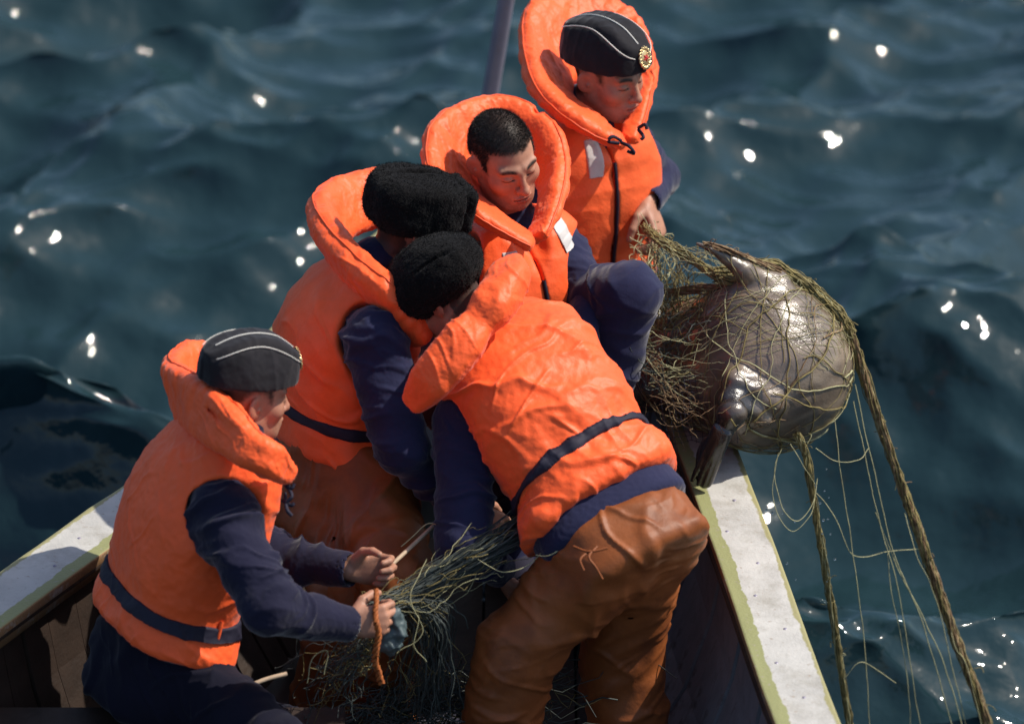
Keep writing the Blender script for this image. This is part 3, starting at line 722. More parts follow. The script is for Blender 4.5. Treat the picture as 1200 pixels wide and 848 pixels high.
def trousers(par, J, L, m, rw=.2, amp=.010, seed=2., top=.05, rt=.115, rk=.082, ra=.07, h=.0055, fa=13.):
    F = Field(); B = L.B; pts = [B]; limbs = []
    JL = Loft(L.B - L.s * .22, L.B + L.s * top, L.f, [(0, rw, rw * .74), (1, rw * .93, rw * .70)], 2.3, None, 0, 1, .04)
    F.add(JL, .01)
    for s in 'RL':
        hp, k, a = J[s + 'h'], J[s + 'k'], J[s + 'a']
        F.add(d_cone(hp, k, rt, rk), .06); F.add(d_cone(k, a, rk, ra), .03); F.add(d_cone(a, a + nrm(a - k) * .02 + nrm(J.get(s + 'f', A3(0, 1, 0))) * .05, ra, ra * .8), .03)
        limbs += [(hp, k), (k, a)]; pts += [hp, k, a]
    lo, hi = bbox(pts, .26)
    def disp(v, n):
        out = np.zeros(len(v)); wt = np.zeros(len(v)) + 1e-9
        for a, b in limbs:
            ab = b - a; t = np.clip((v - a) @ ab / (ab @ ab), 0, 1); d = np.linalg.norm(v - a - t[:, None] * ab, axis=1); sd = nrm(np.cross(ab, VW)); ax = nrm(ab)
            fo = folds(v, ax + .9 * sd, 11, 3., amp * 1.1, seed) + crease(v, ax - .5 * sd, 11, 2.6, amp * .9, seed + 5, .12, .25) + crease(v, ax + .6 * sd, 13, 3, amp * .8, seed + 9, .11, .2) + crease(v, ax + 1.6 * sd, 22, 4, amp * .55, seed + 13, .10, .1)
            w_ = np.exp(-d / .012); out += fo * w_; wt += w_
        return out / wt + .9 * amp * fbm(v * 5 + seed, 2)
    return finish(F, lo, hi, h, 'trousers', m, par, disp)
def boots(par, J):
    for s in 'RL':
        a = J[s + 'a']; ft = nrm(A3(*J.get(s + 'f', A3(0, 1, 0))[:2], 0)); F = Field()
        F.add(d_cone(a + A3(0, 0, .05), a - A3(0, 0, .03), .066, .062), .02); F.add(d_cone(a - A3(0, 0, .045), a + ft * .19 - A3(0, 0, .045), .062, .054), .03)
        lo, hi = bbox([a, a + ft * .16], .12); finish(F, lo, hi, .007, 'boot', M['webbing'], par)
def armhole(F, L, J, r=.098, k=.02, sides='RL'):
    for s, sg in (('R', 1), ('L', -1)):
        if s not in sides: continue
        a, e = J[s + 's'], J[s + 'e']; F.sub(d_cone(a - nrm(a - L.pt(0, 0, .8)) * .005, a + nrm(e - a) * .25 + L.r * sg * .06, r, r * .9), k)
def tie(par, pts, name='tie_string'):
    [tubes(name, [(spline(p, 14), .0048)], M['webbing'], par, 6) for p in pts]

def P2(l): return [P(*a) for a in l]
VESTA = [(-.1, .235, .175), (.08, .225, .165), (.18, .198, .146), (.32, .210, .158), (.60, .215, .162), (.82, .205, .146), (.93, .175, .125), (1.02, .145, .105), (1.2, .12, .09)]
VESTSEC = [(-.1, .200, .148), (.10, .195, .143), (.22, .188, .136), (.36, .200, .148), (.62, .208, .155), (.82, .200, .140), (.93, .178, .122), (1.02, .145, .10), (1.2, .12, .08)]
CURL = (.75, .95, .7)

# ================================================================== near man, lower left
def man_a():
    J = dict(hem=P(193, 735, -.55), neck=P(274, 512, -.70), Rs=P(262, 602, -.82), Ls=P(205, 575, -.50), Re=P(316, 712, -.93), Rw=P(408, 731, -.80), Le=P(318, 655, -.45), Lw=P(407, 667, -.56),
             Rh=P(225, 810, -.62), Lh=P(185, 805, -.42), Rk=P(330, 880, -.80), Lk=P(330, 870, -.42), Ra=P(345, 985, -.75), La=P(335, 975, -.35), Rf=A3(1, .2, 0), Lf=A3(1, .4, 0))
    p = empty('person', (J['hem'][0], J['hem'][1], FLOOR), 'crouching man in a black garrison cap hauling net with both hands, seen from behind', 'person', 'men in orange life vests in the boat')
    hc = P(291, 460, -.72); R = basis(V(.85, .02, .46), V(-.02, .9, -.45))
    h1 = (J['Rw'] * 0 + V(1, .12, .1), V(.1, .2, 1), V(.2, 1, -.2), 1., (.7, 1.0, .8), .5)
    h2 = (V(1, .02, -.05), V(.1, -.25, -1), V(.2, 1, -.2), 1., (.7, 1.0, .8), .5)
    body(p, J, R, hc, 1.0, dict(R=h1, L=h2), .0036)
    L = Loft(J['hem'], J['neck'], A3(.91, .42, -.1), VESTA, 2.6, V(-.020, .01, .0), -.02, 1.03)
    F = Field(); F.add(L, .01); armhole(F, L, J, .088, .02, 'R')
    F.sub(d_cone(L.pt(.0, .11, 1.0), L.pt(0, .25, .9), .05, .07), .03)
    lo, hi = bbox([L.B, L.T], .30)
    vo = vest_parts(p, F, L, lo, hi, M['orange'], (.155, 0, 0), (), lambda v, n: .006 * fbm(v * 7, 3) + crease(v, L.r * .6 + L.s, 12, 3, .0045, 3., .1, .1) + crease(v, L.r - .4 * L.s, 13, 3, .004, 13., .1, .1) + folds(v, L.r * .6 + L.s, 12, 5, .002, 3.) * (1 + 1.2 * np.exp(-((L.local(v)[2] - .17) / .12) ** 2)) + .0015 * perlin(v * 60))
    bl = L.pt(.185, .04, .155); tubes('belt_loop', [(np.array([L.pt(.199, .045, .09), L.pt(.204, .048, .155), L.pt(.20, .05, .225)]), .006)], M['orange'], vo, 6)
    c = P2([(262, 452, -.42), (222, 432, -.50), (214, 452, -.70), (258, 500, -.88), (305, 540, -.90), (336, 556, -.80)])
    Nn = [V(-.2, .3, 1.), V(-1, .2, .4), V(-.8, -.35, -.55), V(-.55, -.55, -.75), V(-.45, -.55, -.8), V(.1, -.6, -.8)]
    co = collar(p, vo, bowl([(268, 410, -.34), (232, 404, -.40), (200, 424, -.56), (240, 448, -.76), (270, 474, -.85), (297, 505, -.92), (322, 520, -.91), (337, 540, -.85)], [(262, 470, -.42), (238, 474, -.48), (222, 492, -.58), (236, 512, -.76), (258, 527, -.86), (288, 547, -.92), (308, 558, -.92), (326, 564, -.87)], [.026, .03, .033, .034, .034, .032, .034, .028]), M['orange'], creases=[(P(290, 500, -.98), P(300, 545, -1.0), .004), (P(225, 455, -.75), P(285, 525, -1.0), .003)])
    jacket(p, J, L, M['navy'], amp=.012); trousers(p, J, L, M['navyd'], rw=.19)
    boots(p, J)
    pilotka(p, hc + R[2] * .047 - R[1] * .004, basis(R[1] + R[2] * .03, R[2]), 1.0)
    tie(vo, [P2([(333, 562, -.84), (341, 572, -.86), (345, 566, -.86)]), P2([(333, 566, -.84), (342, 580, -.87), (336, 588, -.87)]), P2([(331, 586, -.84), (341, 592, -.86), (345, 589, -.86)]), P2([(334, 578, -.84), (336, 596, -.88), (342, 604, -.88)])])
    return J
JA = man_a()

# ================================================================== fleece-hat man behind, seen from the back
def man_b():
    J = dict(hem=P(392, 522, -.10), neck=P(436, 322, -.22), Rs=P(441, 396, -.38), Ls=P(400, 345, .02), Re=P(470, 525, -.40), Rw=P(545, 600, -.22), Le=P(455, 440, .10), Lw=P(540, 500, .05),
             Rh=P(432, 565, -.18), Lh=P(385, 555, -.02), Rk=P(466, 680, -.40), Lk=P(405, 700, -.28), Ra=P(440, 850, -.02), La=P(375, 850, .06), Rf=A3(.9, .4, 0), Lf=A3(.9, .4, 0))
    p = empty('person', (J['hem'][0], J['hem'][1], FLOOR), 'man in a boxy black fleece hat and brown waders, stooping, back turned', 'person', 'men in orange life vests in the boat')
    hc = P(485, 262, -.24); R = basis(V(.86, -.04, .42), V(.0, .9, -.45))
    h1 = (V(.9, -.4, .1), V(0, -.3, 1), V(.2, 1, -.2), 1., CURL, .5)
    body(p, J, R, hc, 1.0, dict(R=h1, L=h1), .0045)
    L = Loft(J['hem'], J['neck'], A3(.86, .48, -.2), VESTSEC, 2.5, V(-.03, .01, 0), -.03, 1.03)
    F = Field(); F.add(L, .01); armhole(F, L, J, .095, .02, 'R'); lo, hi = bbox([L.B, L.T], .30)
    F.sub(d_cone(L.pt(.0, .11, 1.0), L.pt(0, .25, .9), .05, .07), .03)
    vo = vest_parts(p, F, L, lo, hi, M['orange2'], (.19, 0, 0), (), lambda v, n: .007 * fbm(v * 7 + 5, 3) + crease(v, L.s + .4 * L.r, 12, 3, .006, 7., .1, .2) + folds(v, L.s + .4 * L.r, 13, 5, .003, 7.) * (1 + np.exp(-((L.local(v)[2] - .17) / .14) ** 2)), beltw=.013)
    c = P2([(470, 215, .02), (425, 214, -.02), (385, 232, -.14), (396, 275, -.28), (430, 318, -.38), (470, 352, -.42), (498, 392, -.36)])
    Nn = [V(0, .3, 1), V(-.6, .5, .6), V(-1, .1, -.1), V(-.7, -.4, -.6), V(-.5, -.5, -.7), V(-.3, -.5, -.8), V(.1, -.5, -.8)]
    collar(p, vo, bowl([(470, 200, .12), (430, 203, .07), (394, 212, .0), (371, 236, -.12), (386, 270, -.26), (420, 304, -.38), (455, 334, -.44), (490, 380, -.40)], [(472, 262, .04), (440, 264, .02), (412, 274, -.05), (398, 290, -.14), (412, 318, -.25), (436, 344, -.34), (464, 366, -.38), (492, 400, -.35)], [.03, .034, .036, .038, .04, .04, .038, .03]), M['orange'], seed=4., creases=[(P(378, 250, -.30), P(430, 240, -.30), .003)])
    jacket(p, J, L, M['navyb'], amp=.0095, seed=6., waist=.10); trousers(p, J, L, M['brown'], rw=.185, amp=.008, seed=8., rt=.12, rk=.09, ra=.085); boots(p, J)
    ushanka(p, hc + R[2] * .010 - R[1] * .004, R, 1.0, 1., 3)
    return J
JB = man_b()

# ================================================================== bare-headed man facing the camera
def man_c():
    global DW
    DW = -.10
    J = dict(hem=P(622, 440, .42), neck=P(598, 262, .26), Rs=P(532, 306, .20), Ls=P(652, 292, .34), Re=P(515, 430, .12), Rw=P(565, 470, -.02), Le=P(692, 338, .26), Lw=P(680, 420, .10),
             Rh=P(600, 440, .40), Lh=P(645, 368, .42), Rk=P(600, 500, .05), Lk=P(740, 342, .15), Ra=P(600, 640, .25), La=P(700, 500, .30), Rf=A3(.3, -1, 0), Lf=A3(.5, -1, 0))
    p = empty('person', (J['hem'][0], J['hem'][1], FLOOR), 'bare-headed man with cropped dark hair looking down, knee raised', 'person', 'men in orange life vests in the boat')
    hc = P(590, 183, .13); R = basis(V(.50, -.58, -.64), V(-.06, .76, -.65))
    h1 = (V(.5, -.6, -.3), V(0, -.3, -1), V(.6, .5, -.2), 1., CURL, .5)
    bo = body(p, J, R, hc, 1.03, dict(R=h1, L=h1), .0031)
    # cropped hair: short strands standing off the scalp
    fuzz('hair', bo, M['hair'], p, 30000, .0085, .00042, 3, R[1] * .45 - R[2] * .25, lambda v: (hairline(((v - hc) @ R.T) / 1.03) + .006 * perlin(v * 90) > .002) & (np.linalg.norm(v - hc, axis=1) < .16), .28)
    L = Loft(J['hem'], J['neck'], A3(.50, -.86, 0), VESTSEC, 2.5, None, -.02, 1.04)
    F = Field(); F.add(L, .01); armhole(F, L, J, .085); F.sub(d_cone(L.pt(0, .10, 1.02), L.pt(.0, .19, .74), .055, .018), .02)
    F.sub(d_box(L.pt(-.0, .2, .4), A3(.0035, .12, .4), np.array([L.r, L.f, L.s]), .001), .006)
    lo, hi = bbox([L.B, L.T], .30)
    vo = vest_parts(p, F, L, lo, hi, M['orange'], (.2, 0, 0), ((.075, .14, .84, .021, .042, .08), (-.098, .12, .93, .021, .044, -.2)), lambda v, n: .005 * fbm(v * 8 + 9, 3) + folds(v, L.s, 15, 6, .003, 2.))
    z0 = [L.pt(.0, np.interp(t, L.tt, L.b) + .001, t) for t in np.linspace(.05, .72, 20)]; tubes('zip', [(np.array(z0), .0055)], M['webbing'], vo, 6)
    c = P2([(626, 292, .02), (578, 268, .00), (528, 222, .06), (516, 168, .20), (552, 128, .34), (600, 124, .38), (642, 152, .34), (654, 200, .24), (642, 250, .12), (628, 285, .05)])
    Nn = [V(0, -.5, -.9), V(-.3, -.5, -.8), V(-.8, -.2, -.6), V(-.9, .2, -.3), V(-.5, .8, -.2), V(.1, 1, -.2), V(.7, .6, -.3), V(.9, .1, -.4), V(.8, -.2, -.6), V(.3, -.5, -.8)]
    collar(p, vo, bowl([(622, 290, .00), (562, 256, -.02), (512, 214, .05), (504, 160, .18), (542, 124, .30), (589, 116, .36), (640, 141, .32), (661, 187, .22), (655, 236, .10), (634, 282, .02)], [(615, 276, .08), (574, 246, .12), (556, 228, .22), (562, 208, .32), (580, 198, .37), (600, 197, .38), (625, 210, .34), (637, 228, .26), (634, 250, .16), (626, 272, .09)], [.016, .022, .026, .03, .03, .03, .03, .028, .024, .016]), M['orange'], seed=11., h=.0038, creases=[(P(622, 122, .20), P(640, 140, .50), .004)])
    jacket(p, J, L, M['navyb'], amp=.007, seed=12., aw=.80); trousers(p, J, L, M['navyb'], rw=.18, seed=13., rt=.098, rk=.070, ra=.066, amp=.009); boots(p, J)
    DW = 0.
    return J
JC = man_c()

# ================================================================== man in the bow with cap and badge
def man_d():
    global DW
    DW = .10
    J = dict(hem=P(688, 322, .66), neck=P(690, 140, .45), Rs=P(610, 158, .37), Ls=P(736, 165, .53), Re=P(612, 300, .42), Rw=P(705, 355, .34), Le=P(774, 208, .70), Lw=P(758, 236, .50),
             Rh=P(662, 345, .60), Lh=P(718, 345, .68), Rk=P(632, 500, .72), Lk=P(688, 500, .78), Ra=P(590, 640, .98), La=P(640, 640, .98), Rf=A3(.5, -.8, 0), Lf=A3(.5, -.8, 0))
    p = empty('person', (J['hem'][0], J['hem'][1], FLOOR), 'standing man in a badged black garrison cap holding the net over the seal', 'person', 'men in orange life vests in the boat')
    hc = P(713, 84, .34); R = basis(V(.76, -.40, -.52), V(-.02, .88, -.47))
    hL = (V(.30, -.85, -.25), V(-.75, -.35, .3), V(-.2, -.3, -1), 1.08, (.55, .8, .6), .5); hR = (V(1, -.2, -.1), V(0, -.3, -1), V(.2, 1, -.2), 1., CURL, .5)
    body(p, J, R, hc, 1.0, dict(R=hR, L=hL), .0031)
    L = Loft(J['hem'], J['neck'], A3(.50, -.86, -.05), VESTSEC, 2.5, None, -.04, 1.04)
    F = Field(); F.add(L, .01); armhole(F, L, J, .080); F.sub(d_cone(L.pt(0, .10, 1.02), L.pt(.0, .19, .84), .05, .015), .02)
    F.sub(d_box(L.pt(.0, .2, .4), A3(.003, .12, .45), np.array([L.r, L.f, L.s]), .001), .008)
    lo, hi = bbox([L.B, L.T], .30)
    vo = vest_parts(p, F, L, lo, hi, M['orange2'], None, ((.055, .13, .88, .023, .050, .04),), lambda v, n: .006 * fbm(v * 7 + 19, 3) + folds(v, L.s, 13, 6, .003, 5.))
    z0 = [L.pt(.0, np.interp(t, L.tt, L.b) + .001, t) for t in np.linspace(-.02, .84, 24)]; tubes('zip', [(np.array(z0), .0055)], M['webbing'], vo, 6)
    c = P2([(730, 160, .22), (690, 140, .20), (642, 108, .26), (632, 60, .40), (650, 8, .56), (700, -30, .62), (752, 0, .60), (768, 70, .50), (760, 115, .36), (742, 152, .26)])
    Nn = [V(0, -.5, -.9), V(-.3, -.5, -.8), V(-.8, -.2, -.6), V(-1, .0, -.3), V(-.7, .6, -.2), V(.1, 1, -.2), V(.7, .6, -.2), V(1, .1, -.3), V(.8, -.2, -.6), V(.3, -.5, -.8)]
    collar(p, vo, bowl([(726, 170, .23), (682, 150, .18), (633, 108, .24), (616, 45, .42), (630, 4, .54), (658, -16, .62), (692, -4, .66), (722, 30, .64), (756, 74, .52), (760, 115, .36), (744, 166, .28)], [(722, 158, .30), (692, 136, .28), (664, 120, .37), (664, 104, .46), (670, 98, .51), (688, 94, .55), (708, 95, .56), (726, 103, .54), (738, 115, .46), (738, 132, .38), (734, 156, .31)], [.016, .026, .032, .034, .032, .032, .028, .026, .020, .018, .018]), M['orange'], seed=21., h=.0038)
    jacket(p, J, L, M['navyb'], amp=.006, seed=22., cuff=.031, aw=.74); trousers(p, J, L, M['navyb'], rw=.18, seed=23.); boots(p, J)
    pilotka(p, hc + R[2] * .040 - R[1] * .008, basis(R[1] + R[2] * .10, R[2]), 1.03)
    tie(vo, [P2([(728, 165, .17), (718, 160, .15), (713, 166, .15), (726, 168, .15)]), P2([(728, 167, .17), (738, 172, .14), (743, 180, .15), (735, 177, .15)]), P2([(748, 150, .22), (756, 146, .20), (758, 152, .2)]), P2([(748, 152, .22), (754, 160, .2), (751, 164, .2)])])
    DW = 0.
    return J
JD = man_d()

# ================================================================== centre man, bent over, back to the camera
def man_e():
    J = dict(hem=P(704, 592, -.52), neck=P(560, 388, -.30), Rs=P(640, 395, -.18), Ls=P(545, 500, -.42), Re=P(700, 480, .0), Rw=P(640, 590, -.12), Le=P(543, 636, -.50), Lw=P(585, 668, -.30),
             Rh=P(752, 632, -.46), Lh=P(705, 652, -.56), Rk=P(728, 770, -.24), Lk=P(606, 762, -.50), Ra=P(745, 950, -.10), La=P(560, 955, -.30), Rf=A3(-.1, 1, 0), Lf=A3(-.4, .9, 0))
    p = empty('person', (J['hem'][0], J['hem'][1], FLOOR), 'man in a rounded black hat and brown rubber trousers bending over in the centre', 'person', 'men in orange life vests in the boat')
    hc = P(521, 345, -.38); R = basis(V(-.62, -.45, .62), V(-.36, .80, -.2))
    h1 = (V(.3, -.6, .3), V(1, 0, .3), V(.2, .5, -.8), 1., CURL, .5)
    body(p, J, R, hc, 1.0, dict(R=h1, L=h1), .0045)
    sec = [(-.1, .245, .165), (.08, .226, .153), (.20, .184, .128), (.34, .205, .150), (.62, .215, .155), (.82, .215, .140), (.93, .18, .115), (1.02, .12, .085), (1.2, .09, .07)]
    L = Loft(J['hem'], J['neck'], V(-.10, -.44, .9), sec, 2.5, V(.02, .02, -.035), -.02, 1.02)
    F = Field(); F.add(L, .01); armhole(F, L, J, .092); lo, hi = bbox([L.B, L.T], .32)
    def disp(v, n):
        t = L.local(v)[2]; bw = np.exp(-((t - .19) / .11) ** 2)
        return .006 * fbm(v * 6 + 29, 3) + folds(v, L.s + .55 * L.r, 9, 3., .007, 4.) * (.75 + .5 * np.clip(t, 0, 1)) + crease(v, L.s + .5 * L.r, 9, 2.2, .0085, 8., .09, .35) + crease(v, L.s - .25 * L.r, 11, 2.5, .0065, 18., .08, .2) + crease(v, L.s + 1.2 * L.r, 13, 3, .005, 28., .09, .2) + folds(v, L.r, 18, 4, .008, 3.) * bw + .0015 * perlin(v * 60)
    vo = vest_parts(p, F, L, lo, hi, M['orange'], (.20, .10, 0), (), disp, .0042, .011)
    c1 = P2([(488, 468, -.56), (512, 438, -.60), (540, 404, -.60), (562, 378, -.58)]); c2 = P2([(558, 388, -.58), (580, 354, -.56), (596, 326, -.50), (603, 310, -.44)])
    N1 = [V(-.7, -.3, -.6), V(-.5, -.3, -.8), V(-.4, -.1, -.9), V(-.3, 0, -1)]
    collar(p, vo, [(c1, [.034, .056, .056, .028], [.026, .042, .044, .026], N1), (c2, [.028, .054, .052, .026], [.026, .045, .042, .024], N1)], M['orange'], seed=31., creases=[(P(535, 350, -.75), P(572, 400, -.78), .006)])
    jacket(p, J, L, M['navyb'], amp=.009, seed=32., waist=.15, grow=-.034); trousers(p, J, L, M['brown'], rw=.195, amp=.008, seed=33., top=-.06, rt=.112, rk=.10, ra=.095, fa=9.); boots(p, J)
    ushanka(p, hc - R[2] * .014 - R[1] * .010 + V(-.012, .0, 0), R, 1.17, 0., 9)
    for pts in ([(700, 640, -.78), (690, 652, -.80), (698, 664, -.80), (706, 678, -.79)], [(692, 645, -.78), (680, 655, -.80), (684, 668, -.80)], [(672, 640, -.76), (690, 646, -.79), (712, 642, -.79)]):
        tubes('drawstring', [(spline(P2(pts), 14), .0032)], M['brown'], p, 6)
    return J
JE = man_e()
# ------------------------------------------------------------------ seal
def rope_line(pts, n, amp, freq, seed):
    S = spline(pts, n); g = np.random.default_rng(seed); o = g.uniform(0, 50, 3)
    d = np.stack([fbm(S * freq + o + 13 * k, 2) for k in range(3)], 1); e = np.minimum(np.arange(n), np.arange(n)[::-1]) / (n * .12)
    return S + d * amp * np.clip(e, 0, 1)[:, None]
SEAL_C = P(903, 431, .30)
SF = Field()
def make_seal():
    c = SEAL_C; ax = nrm(P(800, 425, .62) - c)          # trunk runs back into the netting on the left
    F = SF
    F.add(d_ell(c, A3(.212, .212, .215), None), .02)
    F.add(d_cone(c + ax * .03, P(826, 425, .40), .208, .165), .06); F.add(d_cone(P(826, 425, .40), P(760, 440, .60), .155, .095), .06)
    F.add(d_cone(P(880, 375, .26), P(865, 470, .20), .12, .085), .10)
    # hind flipper over the top
    F.add(d_cone(P(905, 335, .22), P(872, 318, .16), .045, .026), .03); F.add(d_cone(P(872, 318, .16), P(846, 298, .14), .024, .019), .015)
    F.add(d_cone(P(846, 298, .14), P(818, 286, .14), .017, .007), .008); F.add(d_cone(P(850, 303, .14), P(832, 291, .11), .015, .006), .008)
    # fore flipper: shoulder roll, wrist knob, paddle resting on the gunwale
    F.add(d_cone(P(862, 446, .08), P(905, 470, .10), .036, .030), .03); F.add(d_cone(P(858, 470, .06), P(895, 490, .10), .034, .020), .02)
    F.sub(d_cone(P(850, 457, .02), P(900, 478, .045), .010, .008), .012); F.sub(d_cone(P(853, 433, .04), P(905, 452, .06), .009, .007), .012); F.sub(d_cone(P(862, 488, .01), P(895, 500, .06), .006, .004), .012)
    F.add(d_ell(P(858, 484, .02), A3(.040, .030, .034)), .014)
    R = np.array([V(-.30, -.93, .20), V(.80, -.2, -.5), nrm(np.cross(V(-.30, -.93, .20), V(.80, -.2, -.5)))]); R = np.array([nrm(x) for x in R])
    F.add(d_cone(P(856, 490, .03), P(834, 530, .06), .028, .022), .014); F.add(d_ell(P(828, 542, .09), A3(.070, .033, .014), R), .014)
    for k in range(4):
        t = (k - 1.5) * .5; F.add(d_cone(P(846 + t * 9, 505 + t * 5, .02), P(821 + t * 13, 570 + t * 4 - abs(t) * 6, .085), .0095, .0060), .006)
    lo, hi = bbox([c, P(760, 440, .6), P(818, 286, .14), P(815, 575, .1)], .26)
    body_dir = ax
    def disp(v, n):
        return .005 * fbm(v * 7 + 3, 3) + folds(v, V(.35, -.9, 0), 24, 5, .0035, 2.) * np.exp(-(np.linalg.norm(v - P(870, 460, .1), axis=1) / .11) ** 2) * 1.2 + folds(v, V(-.2, 1, .2), 17, 4, .0016, 8.)
    fp = [(P(866, 472, .05), P(845, 505, .03)), (P(845, 505, .03), P(822, 570, .09))]
    def tint(v):
        d = np.full(len(v), 9.)
        for a, b in fp:
            t = np.clip((v - a) @ (b - a) / ((b - a) @ (b - a)), 0, 1); d = np.minimum(d, np.linalg.norm(v - a - t[:, None] * (b - a), axis=1))
        k = np.clip((.085 - d + .03 * fbm(v * 14, 2)) / .05, 0, 1)[:, None]; belly = np.clip(.5 + .8 * fbm(v * 5 + 4, 3), 0, 1)[:, None]
        st = np.clip(folds(v, V(-.5, 1, .2), 30, 4, 1., 5.) * 1.6, 0, 1)[:, None] * .5
        base = A3(.072, .053, .039) * (1 - belly) + A3(.160, .118, .082) * belly; base = base * (1 - st * .7) + A3(.31, .24, .17) * st * .7
        return base * (1 - k) + A3(.022, .018, .017) * k
    o = finish(F, lo, hi, .0042, 'seal', M['seal'], None, disp, 1, tint)
    tag(o, 'dark wet seal carcass with hanging flipper, wrapped in netting on the gunwale', 'seal'); return o
SEAL = make_seal()

# ------------------------------------------------------------------ fishing net over the seal and over the side
def on_seal(dirs, off=.004):
    lo = np.zeros(len(dirs)); hi = np.full(len(dirs), .62)
    t = np.full(len(dirs), .60)
    for _ in range(26):
        d = SF(SEAL_C + dirs * t[:, None]); t = np.maximum(t - d * .8, .02)
    return SEAL_C + dirs * (t + off)[:, None]
def net():
    g = np.random.default_rng(21)
    net = empty('fishing_net', P(850, 330, .2), 'ochre and green fishing net wrapped round the seal, trailing over the side', 'net')
    # strands wound round the carcass
    toc = -VW
    for i in range(64):
        a = nrm(g.normal(size=3) + 1.0 * V(.2, .6, 0)); b = nrm(np.cross(a, g.normal(size=3) + .6 * toc))
        th0 = g.uniform(0, 6.28); span = g.uniform(1.6, 5.2); th = np.linspace(th0, th0 + span, 56); nn = np.cross(a, b); off = g.uniform(-.55, .55)
        D = np.cos(th)[:, None] * a + np.sin(th)[:, None] * b + off * nn[None]; D = D + .10 * np.stack([perlin(D * 2.2 + 7 * k + i) for k in range(3)], 1) + .02 * np.stack([perlin(D * 9 + 5 * k + i) for k in range(3)], 1)
        D /= np.linalg.norm(D, axis=1)[:, None]; pts = on_seal(D, .003 + .002 * g.random())
        L = np.linalg.norm(np.diff(pts, axis=0), axis=1); 
        if (L > .09).any(): pts = pts[:max(4, int(np.argmax(L > .09)))]
        m = M['net'] if g.random() < .45 else M['net2'] if g.random() < .45 else M['weed']
        tubes('strand', [(pts, g.choice([.0010, .0013, .0018, .0026], p=[.4, .3, .2, .1]))], m, net, 4)
    # knotted diamond meshes stretched over the upper half
    F_ = []
    up = nrm(V(.25, 1, -.45)); e1 = nrm(np.cross(up, A3(0, 1, .3))); e2 = np.cross(up, e1)
    for fam in (1, -1):
        for k in range(-7, 8):
            s = np.linspace(-1.25, 1.25, 44); X = s; Y = k * .17 + fam * s * .55
            D = up[None] + X[:, None] * e1 + Y[:, None] * e2; D = D + .10 * np.stack([perlin(D * 2.5 + 31 * q + fam) for q in range(3)], 1); D /= np.linalg.norm(D, axis=1)[:, None]
            F_.append((on_seal(D, .002), .0008))
    o = tubes('mesh_twine', F_, M['net2'], net, 3); o['kind'] = 'stuff'
    # bundle along the crest of the carcass, then hanging to the water
    def bundle(name, pts, R_, count, m, seed, r=(.0011, .0026), n=60, wob=.5, twist=5., fray=.35):
        gg = np.random.default_rng(seed); S = spline(pts, n); T = np.gradient(S, axis=0); T /= np.linalg.norm(T, axis=1)[:, None]
        X = np.cross(T, A3(.2, .9, .3)); X /= np.linalg.norm(X, axis=1)[:, None]; Y = np.cross(T, X); u = np.linspace(0, 1, n)
        lines = []
        for j in range(count):
            ph = gg.uniform(0, 6.28); rr = R_ * math.sqrt(gg.random()); a = ph + twist * u * (1 + .2 * gg.normal())
            o = gg.uniform(0, 60, 3); jit = np.stack([fbm(S * 22 + o + 9 * k, 2) for k in range(3)], 1) * R_ * wob
            p = S + rr * (np.cos(a)[:, None] * X + np.sin(a)[:, None] * Y) + jit
            i0, i1 = (0, n) if gg.random() > fray else sorted(gg.choice(np.arange(n), 2, replace=False))
            if i1 - i0 < 8: continue
            lines.append((p[i0:i1], gg.uniform(*r)))
        for j in range(int(count * .9)):          # loose ends and weed standing off the rope
            i = gg.integers(2, n - 2); q = S[i] + R_ * .8 * (X[i] * gg.normal() + Y[i] * gg.normal()); d = nrm(gg.normal(size=3) + T[i] * gg.normal() * 1.4) * gg.uniform(.008, .035)
            lines.append((spline([q, q + d * .5 + gg.normal(size=3) * .004, q + d + A3(0, 0, -.006)], 6), r[0]))
        b = tubes(name, lines, m, net, 4); b['kind'] = 'stuff'; return b
    crest = [P(838, 322, .20)] + list(on_seal(np.array([nrm(P(x, y, w_) - SEAL_C) for x, y, w_ in ((868, 322, .22), (900, 318, .24), (930, 322, .24), (958, 340, .25), (982, 368, .27))]), .010)) 
    main = crest + [P(996, 392, .30), P(1030, 492, .40), P(1072, 612, .53), P(1112, 726, .66), P(1142, 806, .75), P(1176, 900, .88), P(1200, 960, .95)]
    tubes('rope', [(rope_line(main[5:], 110, .006, 16, 1), .0088 * (1 + .25 * perlin(np.arange(110)[:, None] * A3(.9, .3, .1))))], M['weed'], net, 7)
    bundle('rope_strands', main[5:], .012, 34, M['weed'], 3, n=110, twist=22., r=(.0011, .0030))
    bundle('rope_weed', main[5:], .014, 22, M['net'], 4, n=110, twist=15.)
    bundle('crest_strands', crest + [P(996, 392, .30)], .017, 60, M['net'], 5, n=44, twist=3.); bundle('crest_strands', crest + [P(996, 392, .30)], .013, 30, M['net2'], 6, n=44, twist=2., r=(.0009, .0016))
    sec = [P(934, 508, .16), P(944, 532, .20), P(952, 580, .26), P(964, 650, .34), P(976, 720, .43), P(988, 800, .52), P(1004, 900, .64)]
    tubes('rope', [(rope_line(sec, 70, .004, 20, 2), .0055)], M['net'], net, 6)
    bundle('rope_strands', sec, .0095, 26, M['net'], 7, n=70, twist=14., r=(.001, .002)); bundle('rope_strands', sec, .009, 9, M['net2'], 8, n=70, twist=12., r=(.0008, .0014))
